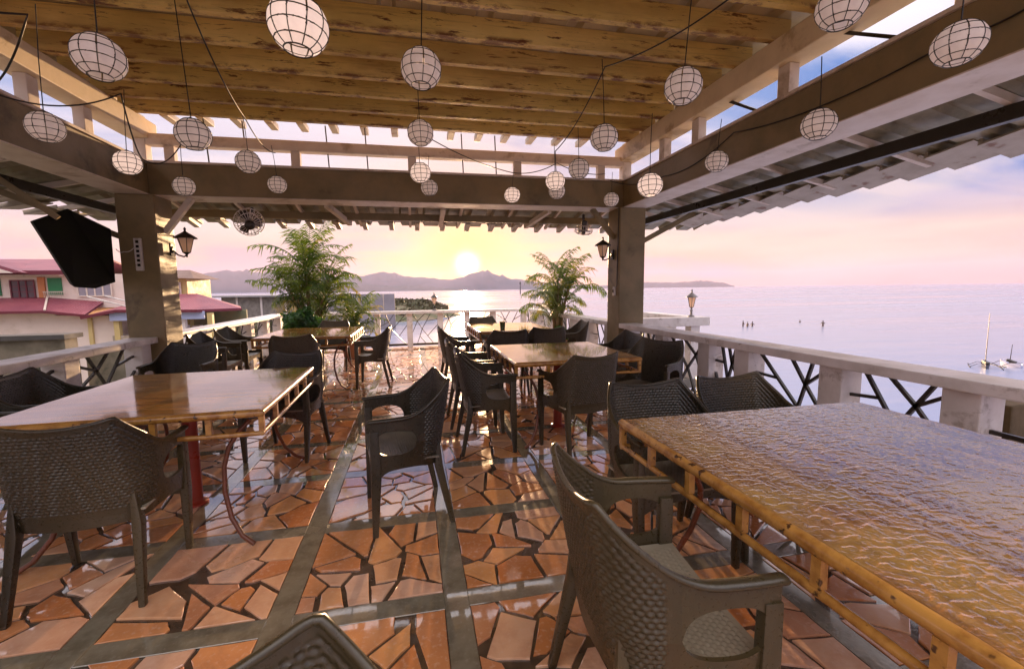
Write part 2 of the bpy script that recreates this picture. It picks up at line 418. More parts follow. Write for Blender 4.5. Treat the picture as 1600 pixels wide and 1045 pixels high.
def hill_mat():
    t = NT('far_hills'); a = t.noise(t.pos(), .004, 5)
    t.set('Base Color', t.mix(t.ss(a, .4, .6), (.055,.07,.045), (.09,.085,.06))).set('Roughness', .9); return t.m
HM = hill_mat()
def ridge(name, prof, dist, depth, seed):
    r = random.Random(seed); m = MB(); az0, az1 = prof[0][0], prof[-1][0]; n = 110; K = 9; pts = []
    ph = [r.uniform(0, 6) for _ in range(8)]
    for i in range(n+1):
        az = az0+(az1-az0)*i/n
        for (a, ea), (b, eb) in zip(prof, prof[1:]):
            if a <= az <= b: el = ea+(eb-ea)*(.5-.5*math.cos(PI*(az-a)/(b-a))); break
        h = dist*math.tan(R(el))+ 7.6
        for k in range(K+1):
            s = k/K; d = dist-depth/2+depth*s
            w = math.sin(PI*s)**.8*(1+.12*math.sin(az*3.1+s*5+ph[0])+.08*math.sin(az*7.3-s*9+ph[1])+.05*math.sin(az*17+s*14+ph[2]))
            if abs(s-.5) < .08: w = 1+.035*math.sin(az*4+ph[3])+.02*math.sin(az*11+ph[4])
            pts.append((d*math.sin(R(az)), d*math.cos(R(az)), SEA-2+h*w+ (0 if 0<k<K else -3)))
    fs = [(i*(K+1)+k, (i+1)*(K+1)+k, (i+1)*(K+1)+k+1, i*(K+1)+k+1) for i in range(n) for k in range(K)]
    m.add(pts, fs); tag(m.build(name, HM, smooth=True, angle=0), kind='structure')
ridge('hills', [(-46,1.0),(-38,1.6),(-30,1.3),(-24.2,1.85),(-20.4,2.35),(-16,2.15),(-11,1.9),(-7.5,1.75),(-3.6,2.2),(.3,1.65),(4.4,1.3),(9.2,2.3),(11,1.8),(12.8,1.3),(16.2,.85),(20,.55),(23.5,.30)], 5200, 1500, 3)
ridge('low_hills', [(-12,.25),(-6,.75),(-2,.55),(1.2,.62),(4,.25),(6.5,.12)], 3600, 500, 5)
ridge('headland', [(23,.25),(29.3,.62),(33,.55),(36.4,.70),(38.2,.45),(39.6,.08)], 5600, 700, 8)

def in_poly(x, y, P):
    c = False; j = len(P)-1
    for i in range(len(P)):
        if (P[i][1] > y) != (P[j][1] > y) and x < (P[j][0]-P[i][0])*(y-P[i][1])/(P[j][1]-P[i][1])+P[i][0]: c = not c
        j = i
    return c
def seg_dist(x, y, P):
    p = Vector((x, y)); best = 1e9
    for i in range(len(P)):
        a = Vector(P[i-1]); b = Vector(P[i]); d = b-a; t = max(0, min(1, (p-a).dot(d)/d.length_squared)); best = min(best, (p-a-d*t).length)
    return best if in_poly(x, y, P) else -best
LAND = [(-4.2,-30),(-4.6,12),(-8,40),(-14,70),(-16,104),(0,108),(13,128),(14,160),(-4,215),(-60,240),(-200,240),(-200,-30)]
def land_h(x, y):
    d = seg_dist(x, y, LAND)
    n = .25*math.sin(x*.31+y*.17)+.2*math.sin(x*.13-y*.41)+.12*math.sin(x*.9+y*1.3)
    h = SEA-1.2+2.6*max(0, min(1, (d+4)/9))**.8+n*.5
    if y > 95: h += 1.6*max(0, min(1, (d-2)/9))
    return h
def make_land():
    xs = [-200+i*6 for i in range(22)]+[-68+i*1.6 for i in range(54)]; ys = [-30+i*3 for i in range(93)]
    m = MB(); m.add([(x, y, land_h(x, y)) for y in ys for x in xs], [(j*len(xs)+i, j*len(xs)+i+1, (j+1)*len(xs)+i+1, (j+1)*len(xs)+i) for j in range(len(ys)-1) for i in range(len(xs)-1)])
    t = NT('shore_ground'); v = t.pos(); a = t.noise(v, .25, 6, .6); b = t.noise(v, 1.6, 5, .6)
    c = t.mix(t.ss(a, .4, .6), (.21,.16,.10), (.09,.10,.04)); c = t.mix(t.ss(b, .5, .7, 0, .6), c, (.10,.075,.05))
    t.set('Base Color', c).set('Roughness', .9); t.bump(b, .6, .2)
    tag(m.build('shore', t.m, smooth=True, angle=0), kind='structure')
    g = MB(); r = random.Random(4)
    for _ in range(15000):
        if r.random() < .75: x = r.uniform(-40, 14); y = r.uniform(98, 215)
        else: x = r.uniform(-40, -9); y = r.uniform(45, 100)
        d = seg_dist(x, y, LAND)
        if d < 3: continue
        k = math.sin(x*.35)*math.sin(y*.22)+.3*r.random()
        if k < -.25: continue
        s = r.uniform(.25, .7); z = land_h(x, y)+r.uniform(.0, .9+.5*max(0, k)); a = r.uniform(0, PI); tl = r.uniform(-.8, .8)
        u = Vector((math.cos(a), math.sin(a), tl*.4))*s; w = Vector((-math.sin(a)*tl, math.cos(a)*tl, 1)).normalized()*s*.8
        p = Vector((x, y, z)); g.add([p-u-w*.5, p+u-w*.6, p+u*.5+w, p-u*.6+w*.8], [(0,1,2,3)])
    tag(g.build('shoreline_scrub', painted('scrub_leaf', (.075,.08,.03), (.14,.10,.05), .7, .2, .8, 0)), 'low green scrub covering the rocky spit beyond the terrace', 'scrub', kind='stuff')
make_land()

# ------------------------------------------------------------------ terrace
X0, X1, Y0, Y1 = -3.02, 3.02, -3.0, 10.62
t_ = MB(); t_.box((X0-.05, Y0, SEA-1), (X1+.05, Y1+.05, -.20)); tag(t_.build('terrace_building', MAT['concrete']), 'plain concrete building carrying the roof terrace', 'building')
floor = empty('terrace_floor'); tag(floor, kind='structure')
m = MB(); m.box((X0, Y0, -.20), (X1, Y1, -.009)); m.build('grout_bed', MAT['grout'], floor)
PX, PY, PITCH, SW = .14, 1.78, .73, .105
cols_x = [PX+PITCH*k for k in range(-4, 4)]; rows_y = [PY+PITCH*k for k in range(-6, 13)]
for x in cols_x:
    m = MB(); m.box((x-SW/2, Y0+.01, -.0085), (x+SW/2, Y1-.01, -.0015)); m.build('border_strip', MAT['strip'], floor, bevel=.002, seg=1)
for y in rows_y:
    m = MB(); xs = [X0+.01]+[q for x in cols_x for q in (x-SW/2, x+SW/2)]+[X1-.01]
    for a, b in zip(xs[0::2], xs[1::2]):
        if b-a > .02: m.box((a, y-SW/2, -.0085), (b, y+SW/2, -.0018))
    m.build('border_strip', MAT['strip'], floor, bevel=.002, seg=1)
def clip(poly, a, b, c):   # keep a*x+b*y<=c
    out = []
    for i in range(len(poly)):
        p, q = poly[i-1], poly[i]; dp = a*p[0]+b*p[1]-c; dq = a*q[0]+b*q[1]-c
        if (dp <= 0) != (dq <= 0):
            t = dp/(dp-dq); out.append((p[0]+(q[0]-p[0])*t, p[1]+(q[1]-p[1])*t))
        if dq <= 0: out.append(q)
    return out
def cell_stones(x0, x1, y0, y1, r):
    g = .003; n = max(2, int((x1-x0)*(y1-y0)/.027+r.uniform(-2.5, 3.5))); pts = []
    tries = 0
    while len(pts) < n and tries < 400:
        tries += 1; p = (r.uniform(x0+.02, x1-.02), r.uniform(y0+.02, y1-.02))
        if all((p[0]-q[0])**2+(p[1]-q[1])**2 > (.085 if r.random() < .8 else .05)**2 for q in pts): pts.append(p)
    out = []
    for i, p in enumerate(pts):
        poly = [(x0+g, y0+g), (x1-g, y0+g), (x1-g, y1-g), (x0+g, y1-g)]
        for j, q in enumerate(pts):
            if i == j: continue
            a, b = q[0]-p[0], q[1]-p[1]; L = math.hypot(a, b); a /= L; b /= L
            # skewed bisector gives uneven shapes, the same for both sides
            k = random.Random(int((p[0]+q[0])*1e5)*31+int((p[1]+q[1])*1e5)); ta = k.uniform(-.5, .5); w = k.uniform(.004, .012)
            ca, sa = math.cos(ta), math.sin(ta); a, b = a*ca-b*sa, a*sa+b*ca
            mx_, my_ = (p[0]+q[0])/2, (p[1]+q[1])/2
            poly = clip(poly, a, b, a*mx_+b*my_-w)
            if len(poly) < 3: break
        if len(poly) >= 3:
            A = abs(sum(poly[k-1][0]*poly[k][1]-poly[k][0]*poly[k-1][1] for k in range(len(poly))))/2
            if A > .0012: out.append(poly)
    return out
stones = []
bx = [X0+.02]+[q for x in cols_x for q in (x-SW/2, x+SW/2)]+[X1-.02]; by = [Y0+.02]+[q for y in rows_y for q in (y-SW/2, y+SW/2)]+[Y1-.02]
rs = random.Random(21)
for a, b in zip(bx[0::2], bx[1::2]):
    for c, d in zip(by[0::2], by[1::2]):
        if b-a > .04 and d-c > .04: stones += cell_stones(a, b, c, d, rs)
def stone_mesh(polys, name):
    m = MB(); tones = []
    for p in polys:
        n0 = len(m.f); z = rs.uniform(-.0012, .0016)
        tilt = Matrix.Translation((p[0][0], p[0][1], 0)) @ Matrix.Rotation(rs.uniform(-.006, .006), 4, 'X') @ Matrix.Rotation(rs.uniform(-.006, .006), 4, 'Y') @ Matrix.Translation((-p[0][0], -p[0][1], 0))
        area = sum(p[k-1][0]*p[k][1]-p[k][0]*p[k-1][1] for k in range(len(p)))
        if area < 0: p = p[::-1]
        q = []
        cxy = (sum(a[0] for a in p)/len(p), sum(a[1] for a in p)/len(p))
        for k in range(len(p)):
            a, b_ = p[k], p[(k+1) % len(p)]; q.append(a); L_ = math.hypot(b_[0]-a[0], b_[1]-a[1])
            if L_ > .05:
                for f_ in ((.33, .68) if L_ > .10 else (.5,)):
                    f_ += rs.uniform(-.08, .08); e_ = rs.uniform(0, .0035); x_, y_ = a[0]+(b_[0]-a[0])*f_, a[1]+(b_[1]-a[1])*f_
                    dx_, dy_ = cxy[0]-x_, cxy[1]-y_; dl_ = math.hypot(dx_, dy_) or 1; q.append((x_+dx_/dl_*e_, y_+dy_/dl_*e_))
        p = q
        m.prism(p, -.0088, z, tilt, .004); t = rs.random(); tones += [t]*(len(m.f)-n0)
    me = m.mesh(name, MAT['stone']); at = me.attributes.new('tone', 'FLOAT', 'FACE'); at.data.foreach_set('value', tones); return me
def vis_key(p):
    x = sum(q[0] for q in p)/len(p); y = sum(q[1] for q in p)/len(p)
    d = Vector((x, y, 0))-EYE; zc = d.dot(cf)
    if zc < .3: return 1e6
    u = d.dot(cr)/zc*675.57; v = -d.dot(cu)/zc*675.57
    if abs(u) > 830 or v > 560 or v < -540: return 1e5
    return zc
stones.sort(key=vis_key)
for p in stones[:298]: link('paving_stone', stone_mesh([p], 'paving_stone'), floor)
o = link('paving_stones', stone_mesh(stones[298:], 'paving_stones'), floor); tag(o, 'terracotta paving pieces over the rest of the floor', kind='stuff')

# ------------------------------------------------------------------ railings
def lattice(m_fn, L, z0, z1, seed):
    """broken-ice rods in one bay: list of ((s,z),(s,z)) in bay coords"""
    r = random.Random(seed); cx = L*r.uniform(.35, .65); cz = z0+(z1-z0)*r.uniform(.4, .6)
    H = z1-z0; A = []
    c = (cx, cz); tl = (L*r.uniform(.0, .25), z1); tr = (L*r.uniform(.7, 1), z1); bl = (L*r.uniform(0, .3), z0); br = (L*r.uniform(.7, 1.0), z0)
    j1 = ((tl[0]+c[0])/2, (tl[1]+c[1])/2); j2 = ((tr[0]+c[0])/2, (tr[1]+c[1])/2); j3 = ((c[0]+br[0])/2, (c[1]+br[1])/2)
    A += [(tl, c), (tr, c), (c, br), (c, bl), (j1, (L*r.uniform(.45, .6), z1)), (j1, (L*.05, z0+H*.9))]
    A += [(j1, (0, z0+H*r.uniform(.35, .6))), (j3, (L, z0+H*r.uniform(.35, .65)))]
    if r.random() < .9: A.append((j2, (L, z0+H*r.uniform(.7, .9))))
    if r.random() < .85: A.append((((c[0]+bl[0])/2, (c[1]+bl[1])/2), (L*.5, z0)))
    return A
def railing(name, label, p0, p1, posts, rail_w=.26, z_top=.86, side=1, rod=.021, mat='dark_metal', seed=1, rail_h=.065, post_w=.17, lamp=None):
    """p0->p1 centre line; posts are distances along"""
    p0 = Vector((*p0, 0)); p1 = Vector((*p1, 0)); d = (p1-p0); Ln = d.length; d.normalize()
    root = empty(name, p0, math.atan2(d.y, d.x)); tag(root, label, 'railing')
    m = MB(); m.box((0, -rail_w/2, z_top-rail_h), (Ln, rail_w/2, z_top)); m.build('top_rail', MAT['white'], root, bevel=.008)
    m = MB(); m.box((0, -.035, .035), (Ln, .035, .085)); m.build('bottom_rail', MAT['dark_metal'] if mat == 'dark_metal' else MAT['white'], root, bevel=.004)
    for s in posts:
        m = MB(); m.box((s-post_w/2, -post_w/2, -.008), (s+post_w/2, post_w/2, z_top-rail_h-.001)); m.build('post', MAT['white'], root, bevel=.008)
    for i, (a, b) in enumerate(zip(posts, posts[1:])):
        a += post_w/2; b -= post_w/2
        LL = lattice(None, b-a, .085, z_top-rail_h, seed*100+i)
        for (s, z), (s2, z2) in LL:
            m = MB(); m.bar((a+s, 0, z), (a+s2, 0, z2), rod, rod, up=(0,1,0)); m.build('lattice_rod', MAT[mat], root)
    return root
RX = 2.88
railing('railing', 'white railing with dark lattice rods on the sea side beside the big wet table', (RX, -2.6), (RX, 5.50), [.3,1.05,1.8,2.55,3.3,4.30,5.03,5.86,6.37,7.17,7.95], seed=2)
railing('railing', 'white railing running from the right pillar to the far corner behind the palm', (RX, 5.88), (RX, 10.36), [.1,.85,1.6,2.35,3.1,3.85,4.4], seed=3, rod=.014)
railing('railing', 'white end railing facing the setting sun across the far side of the terrace', (-RX-.13, 10.49), (RX+.13, 10.49), [.06,.72,1.44,2.15,2.89,3.61,4.26,4.90,5.68,5.96], seed=4, rod=.014, post_w=.13)
railing('railing', 'white railing beside the left tables nearest the camera ending at the left pillar', (-RX-.08, -2.6), (-RX-.08, 5.50), [.4,1.3,2.2,3.1,4.0,4.9,5.8,6.9,7.95], seed=5)
railing('railing', 'white railing on the left side running from the left pillar to the far corner', (-RX-.08, 5.88), (-RX-.08, 10.36), [.1,.95,1.8,2.65,3.5,4.4], seed=6, rod=.014)
# outer balcony past the right pillar, one step out over the water
b = empty('outer_balcony', (0,0,0)); tag(b, 'small white walled balcony jutting over the sea beyond the right pillar', 'balcony')
m = MB(); m.box((3.10, 6.20, -.30), (4.66, 7.9, -.15)); m.build('slab', MAT['concrete'], b, bevel=.01)
m = MB(); m.box((3.05, 6.17, .72), (4.68, 6.40, .86)); m.build('top_rail', MAT['white'], b, bevel=.008)
m = MB(); m.box((4.44, 6.402, .72), (4.68, 7.9, .855)); m.build('top_rail', MAT['white'], b, bevel=.008)
for (x, y) in ((4.45,6.29),(3.75,6.29),(4.56,7.1),(4.56,7.75)):
    m = MB(); m.box((x-.08, y-.08, -.15), (x+.08, y+.08, .719)); m.build('post', MAT['white'], b, bevel=.006)

# ------------------------------------------------------------------ pavilion
pv = empty('pavilion', (0,0,0)); tag(pv, 'open terrace pavilion with khaki pillars and a raised cream purlin roof', 'pavilion')
def pbox(name, a, b_, mat, bevel=.01): m = MB(); m.box(a, b_); return m.build(name, MAT[mat], pv, bevel=bevel)
PS = .37
YB = 0.25   # back edge of the roof, out of view, cut short to let skylight in
for x0 in (2.75, -2.75-PS):
    for y0 in (5.5, YB):
        pbox('pillar', (x0, y0, -.006), (x0+PS, y0+PS, 2.419), 'khaki', .012)
# main beams
BZ0, BZ1 = 2.43, 2.775
pbox('main_beam', (2.84, YB, BZ0), (3.10, 5.86, BZ1), 'khaki'); pbox('main_beam', (-3.10, YB, BZ0), (-2.84, 5.86, BZ1), 'khaki')
pbox('main_beam', (-2.838, 5.60, BZ0), (2.838, 5.86, BZ1), 'khaki')
pbox('beam_soffit', (2.80, YB, 2.420), (3.14, 5.90, 2.429), 'soffit', .002); pbox('beam_soffit', (-3.14, YB, 2.420), (-2.80, 5.90, 2.429), 'soffit', .002)
pbox('beam_soffit', (-2.79, 5.58, 2.420), (2.79, 5.90, 2.429), 'soffit', .002)
for s in (1, -1):
    a, b_ = sorted((s*2.82, s*3.12)); pbox('beam_cap', (a, YB, 2.776), (b_, 5.88, 2.80), 'soffit', .003)
pbox('beam_cap', (-2.815, 5.58, 2.776), (2.815, 5.88, 2.80), 'soffit', .003)
# clerestory posts + upper beams
UZ0, UZ1 = 3.04, 3.24
for y in (.8,1.88,3.03,4.11,4.72):
    pbox('clerestory_post', (2.86, y-.055, 2.801), (2.95, y+.055, UZ0-.001), 'soffit', .005)
for y in (.5,1.2,2.2,3.2,4.21,4.80):
    pbox('clerestory_post', (-2.95, y-.055, 2.801), (-2.86, y+.055, UZ0-.001), 'soffit', .005)
for x in (-2.62,-1.31,.03,1.37,2.53):
    pbox('clerestory_post', (x-.05, 5.63, 2.801), (x+.05, 5.71, 2.979), 'soffit', .005)
for x in (-2.9, 2.9): pbox('clerestory_post', (x-.06, 5.62, 2.801), (x+.06, 5.74, 3.04), 'soffit', .005)
for s in (1, -1):
    a, b_ = sorted((s*2.80, s*3.02)); pbox('upper_beam', (a, YB, UZ0+.002), (b_, 5.80, UZ1), 'cream')
pbox('upper_beam', (-2.838, 5.62, 2.98), (2.838, 5.74, 3.10), 'soffit')
# thin struts in the clerestory openings (diagonal right, upright rods far)
for y in (4.05, 2.95, 1.8):
    m = MB(); m.bar((2.93, y-.35, 3.05), (2.93, y-.75, 2.80), .022); m.build('strut', MAT['dark_metal'], pv)
for x in (-2.3, -1.0, -.55, .62, -1.9, 1.05):
    m = MB(); m.tube([(x+.03, 5.68, 3.30), (x+.05, 5.70, 2.80)], .008, 6); m.build('rod', MAT['dark_metal'], pv)
# purlins (C sections) along X
def purlin_mesh(L, h=.160, w=.055, th=.006):
    m = MB(); m.box((-L/2, 0, 0), (L/2, th, h)); m.box((-L/2, th+.0005, 0), (L/2, w, th)); m.box((-L/2, th+.0005, h-th), (L/2, w, h)); m.box((-L/2, w-th, th+.0005), (L/2, w, th+.02))
    return m.mesh('purlin', MAT['purlin'])
pm = purlin_mesh(5.9)
ys = [5.41-.388*k for k in range(0, 14)]
for k, y in enumerate(ys):
    o = link('purlin', pm, pv, (0, y, UZ1+.006+rnd.uniform(-.003,.003))); o.rotation_euler.x = rnd.uniform(-.03,.03)
def rib_sheet(L, W, pitch=.36, low=.0, hi=.045, along='x', th=.003, wave=False):
    """profile along local X (length L), extruded along local Y (width W)"""
    prof = []; n = int(L/pitch)+1; s = 0
    for k in range(n):
        s = k*pitch
        prof += [(s, low), (s+pitch*.62, low), (s+pitch*.70, hi), (s+pitch*.92, hi)]
    prof = [(x, z) for x, z in prof if x <= L]; m = MB(); N_ = len(prof)
    pts = [(x, 0, z) for x, z in prof]+[(x, W, z) for x, z in prof]+[(x, 0, z+th) for x, z in prof]+[(x, W, z+th) for x, z in prof]
    fs = []
    for i in range(N_-1):
        fs += [(i, i+N_, i+1+N_, i+1), (2*N_+i, 2*N_+i+1, 3*N_+i+1, 3*N_+i), (i, i+1, 2*N_+i+1, 2*N_+i), (N_+i, 3*N_+i, 3*N_+i+1, N_+i+1)]
    m.add(pts, fs); return m
SZ = UZ1+.006+.163
o = rib_sheet(6.6, 5.9-YB, .36).build('roof_sheet', MAT['sheet'], pv); o.location = (-3.3, YB, SZ)
# eave pieces: blunt rib ends under the upper roof edge
m = MB(); m.box((0,0,0),(.085,.30,.075)); em = m.mesh('eave_end', MAT['sheet_edge'], bevel=.01)
for k in range(18):
    link('eave_end', em, pv, (-3.1+k*.36+rnd.uniform(-.01,.01), 5.74, SZ-.078))
m = MB(); m.prism([(0,0),(.36,0),(.36,.05),(.30,.11),(.10,.11),(0,.05)], 0, .28, Matrix.Rotation(R(90), 4, 'X')); es = m.mesh('eave_end', MAT['sheet_edge'])
for s in (1, -1):
    for k in range(16):
        o = link('eave_end', em, pv, ((3.03 if s > 0 else -3.03), .42+k*.36, SZ-.078)); o.rotation_euler.z = -PI/2 if s > 0 else PI/2
# skirt roof outside the main beams
def skirt(side):
    L = 9.2 if side == 0 else 6.0-YB; W_ = 1.12; drop = -.24
    m = rib_sheet(L, W_, .338, 0, .05)
    for i, v in enumerate(m.v): v.z += drop*v.y/W_
    o = m.build('skirt_sheet', MAT['dark_under'], pv)
    if side > 0: o.rotation_euler.z = -PI/2; o.location = (3.14, 6.0, 2.585)
    elif side < 0: o.rotation_euler.z = PI/2; o.location = (-3.14, YB, 2.585)
    else: o.location = (-4.2, 5.9, 2.585)
for s in (1, -1, 0): skirt(s)
# rafters of the skirt: dark purlin along, short pale rafters across
for s in (1, -1):
    a, b_ = sorted((s*3.58, s*3.64)); pbox('skirt_purlin', (a, YB, 2.33), (b_, 6.5, 2.425), 'dark_metal', .004)
    for k in range(8):
        y = .45+k*.82; m = MB(); m.bar((s*3.145, y, 2.545), (s*4.20, y, 2.33), .04, .05); m.build('rafter', MAT['soffit'], pv)
pbox('skirt_purlin', (-3.57, 6.44, 2.33), (3.57, 6.50, 2.425), 'khaki', .004)
for k in range(9):
    x = -2.9+k*.72; m = MB(); m.bar((x, 5.905, 2.545), (x, 6.95, 2.33), .035, .045); m.build('rafter', MAT['soffit'], pv)
# blunt rib ends along the skirt eaves
m = MB(); m.box((0,0,0),(.31,.34,.014), Matrix.Rotation(R(-9), 4, 'Y')); m.box((.0,0,.018),(.02,.34,.05)); sm = m.mesh('eave_end', MAT['sheet_edge'])
for s in (1, -1):
    for k in range(18):
        o = link('eave_end', sm, pv, (s*4.02, .466+k*.338+(.19 if s < 0 else 0), 2.335+rnd.uniform(-.006,.006)))
        o.rotation_euler = (R(-12), 0, -PI/2*s)
m = MB(); m.box((0,0,0),(.07,.32,.075)); sm2 = m.mesh('eave_end', MAT['sheet_edge'], bevel=.008)
for k in range(20):
    o = link('eave_end', sm2, pv, (-3.8+k*.385, 6.72, 2.335)); o.rotation_euler.x = R(-12)
# knee braces
for a, b_, mt in (((3.12,5.68,1.96),(3.98,5.68,2.40),'khaki'),((2.75,5.68,2.03),(2.42,5.68,2.42),'khaki'),((-2.75,5.68,2.03),(-2.45,5.68,2.42),'soffit'),
               ((-3.12,5.60,1.96),(-3.98,5.2,2.38),'khaki'),((-1.05,5.95,2.43),(-.86,6.6,2.30),'soffit'),((1.9,5.95,2.43),(1.72,6.6,2.30),'soffit'),((.42,5.95,2.43),(.42,6.6,2.30),'soffit')):
    m = MB(); m.bar(a, b_, .06, .06); m.build('knee_brace', MAT[mt], pv)

# ------------------------------------------------------------------ chairs
def grid_shell(fn, nu, nv, th, flip=False):
    """fn(u,v)->(point, normal) ; thick two-sided sheet"""
    m = MB(); top = []; bot = []
    for j in range(nv+1):
        for i in range(nu+1):
            p, n, d = fn(i/nu, j/nv); top.append(p+n*(th/2+d)); bot.append(p-n*(th/2-d*.8))
    N_ = (nu+1)*(nv+1); w = nu+1; fs = []
    for j in range(nv):
        for i in range(nu):
            a = j*w+i; fs.append((a, a+1, a+1+w, a+w)); fs.append((N_+a, N_+a+w, N_+a+1+w, N_+a+1))
    for i in range(nu): fs += [(i, N_+i, N_+i+1, i+1), (nv*w+i, nv*w+i+1, N_+nv*w+i+1, N_+nv*w+i)]
    for j in range(nv): fs += [(j*w, (j+1)*w, N_+(j+1)*w, N_+j*w), (j*w+nu, N_+j*w+nu, N_+(j+1)*w+nu, (j+1)*w+nu)]
    m.add(top+bot, fs); return m
YF = .208                      # front of the arm
SEG = [.165, .165+.155, .165+.155+.285]   # half back, rounded corner, straight side (arc lengths)
STOT = SEG[2]
def plan(q):
    """q = arc length from the middle of the back -> (x, y, weight of the back's lean)"""
    if q < SEG[0]: return q, -.182+.012*(q/SEG[0])**2, 1.0
    if q < SEG[1]:
        t = (q-SEG[0])/.155; a = t*PI/2
        return .165+.099*math.sin(a), -.170+.093*(1-math.cos(a)), 1-.72*t*t*(3-2*t)
    t = (q-SEG[1])/.285; return .264+.008*math.sin(t*PI), -.077+(YF+.077)*t, .28*(1-t)**2
def top_z(q):
    if q < .205: return .808+.030*(q/.205)**2
    t = min(1, (q-.205)/.235); return .838-.178*(1-(1-t)**2.1)-.004*max(0, (q-.44)/.2)
def bot_z(q):
    if q < SEG[1]: return .352+.014*(q/SEG[1])
    y = plan(q)[1]; return .366+.010*math.sin(PI*min(1, max(0, (y+.09)/.25)))-.065*max(0, (y-.11)/.098)**1.5
def shell_pt(q, z, s):
    x, y, w = plan(q); ln = max(0, z-.40)*.18*w
    nar = 1-.12*max(0, min(1, (.52-z)/.17))*(1 if q < SEG[1] else max(.3, 1-(q-SEG[1])/.285))
    return Vector((s*x*nar, y-ln, z))
HC, HA, HB, HZ = .472, .108, .074, .525   # hole: centre arc length, half length, half height, centre z
def hole(q):
    d = abs(q-HC)/HA
    if d >= 1: return HZ, HZ
    k = (1-d**2.6)**(1/2.2); return HZ-HB*k*.88, HZ+HB*k
def weave(cu_, cv_, A):
    j = math.floor(cv_); cu_ += .5*(j % 2); i = math.floor(cu_); fu = cu_-i; fv = cv_-j
    return A*(math.sin(PI*fu)**.7*math.sin(PI*fv)**.8)-A*.35
def shell_strip(q0, q1, nq, lo, hi, nv, th, wv):
    """signed arc range q0..q1; lo/hi give z bounds of the strip"""
    def fn(uu, vv):
        q = q0+(q1-q0)*uu; s = 1 if q >= 0 else -1; a = abs(q); z0, z1 = lo(a), hi(a); z = z0+(z1-z0)*vv; e = .004
        def P(q_, z_): return shell_pt(abs(q_), z_, 1 if q_ >= 0 else -1)
        p = P(q, z); n = (P(q+e, z)-P(q-e, z)).cross(Vector((0, -.15, 1))).normalized(); d = 0
        if wv:
            zt = top_z(a); f = min(1, max(0, (z-.425)/.012), max(0, (zt-.018-z)/.01), max(0, (.335-a)/.02))
            if f > .5: d = weave((q+.34)/.021, (z-.425)/.0145, .0068)
        return p, n, d
    return grid_shell(fn, nq, nv, th)
def make_chair():
    root = empty('armchair', (0,0,0))
    C, F = MAT['chair'], MAT['chair_frame']
    QB = .36
    shell_strip(-QB, QB, 170, bot_z, top_z, 124, .013, True).build('backrest', C, root, smooth=True, angle=60)
    for s in (-1, 1):
        m = MB()
        for lo, hi in ((bot_z, lambda a: hole(a)[0]), (lambda a: hole(a)[1], top_z)):
            g = shell_strip(s*QB, s*STOT, 44, lo, hi, 5, .0135, False); m.add(g.v, g.f)
        m.build('arm_panel', F, root, smooth=True, angle=50)
        pa = []; rr_ = []
        for k in range(26):
            q = .30+(STOT-.30)*k/25; p = shell_pt(q, top_z(q), s); p.x += s*.006*min(1, k/12); pa.append(p); rr_.append(.0095+.0095*min(1, k/12))
        pa.append(pa[-1]+Vector((0,.010,-.006))); rr_.append(.014)
        m = MB(); m.tube(pa, rr_, 10)
        for i, v in enumerate(m.v):
            c_ = pa[i//10]; v.z = c_.z+(v.z-c_.z)*.62
        m.build('armrest', F, root, smooth=True, angle=60)
        m = MB(); a = Vector((s*.262, .187, .60)); c_ = Vector((s*.262, .185, .34)); b_ = Vector((s*.248, .200, 0)); pts = []
        for p, wx, wy in ((a, .017, .024), (c_, .019, .027), (b_, .013, .016)): pts += [p+Vector((i*wx, j*wy, 0)) for i, j in ((-1,-1),(1,-1),(1,1),(-1,1))]
        LF = [(0,1,2,3), (8,11,10,9), (0,4,5,1), (1,5,6,2), (2,6,7,3), (3,7,4,0), (4,8,9,5), (5,9,10,6), (6,10,11,7), (7,11,8,4)]
        m.add(pts, LF); m.build('leg', F, root, bevel=.006, smooth=True, angle=50)
        m = MB(); a = Vector((s*.212, -.166, .50)); c_ = Vector((s*.220, -.164, .35)); b_ = Vector((s*.240, -.235, 0)); pts = []
        for p, w in ((a, .010), (c_, .023), (b_, .015)): pts += [p+Vector((i*w*.85, j*w, 0)) for i, j in ((-1,-1),(1,-1),(1,1),(-1,1))]
        m.add(pts, LF); m.build('leg', F, root, bevel=.006, smooth=True, angle=50)
    rim = [shell_pt(abs(q), top_z(abs(q)), 1 if q >= 0 else -1) for q in [-.31+.62*i/60 for i in range(61)]]
    m = MB(); m.tube(rim, .0095, 8); m.build('back_rim', F, root, smooth=True, angle=60)
    def seat_fn(uu, vv):
        x = (uu*2-1)*.250; y = -.165+vv*.375; z = .418-.012*(1-(uu*2-1)**2)-.012*math.sin(vv*PI)*(1-(uu*2-1)**2)+.018*(vv-.5)
        edge = min(uu, 1-uu, vv, 1-vv) > .05
        return Vector((x, y, z)), Vector((0,0,1)), weave(uu*25, vv*26, .0050) if edge else 0
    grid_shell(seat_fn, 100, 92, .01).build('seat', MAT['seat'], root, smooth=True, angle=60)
    # apron round the seat with arched lower edge
    m = MB(); n = 12
    def apron(a, b_, arch, th=.02, z1=.418):
        a = Vector(a); b_ = Vector(b_); d = (b_-a); nrm = Vector((-d.y, d.x, 0)).normalized()*th/2; pts = []; fs = []
        for i in range(n+1):
            t = i/n; p = a+d*t; lo = .325+arch*math.sin(PI*t)**.6
            pts += [p+nrm+Vector((0,0,lo)), p+nrm+Vector((0,0,z1)), p-nrm+Vector((0,0,z1)), p-nrm+Vector((0,0,lo))]
        for i in range(n):
            for k in range(4): fs.append((4*i+k, 4*i+(k+1) % 4, 4*i+4+(k+1) % 4, 4*i+4+k))
        fs += [(3,2,1,0), (4*n, 4*n+1, 4*n+2, 4*n+3)]; m.add(pts, fs)
    apron((-.245,.196,0), (.245,.196,0), .050); m.build('front_apron', F, root, smooth=True, angle=40)
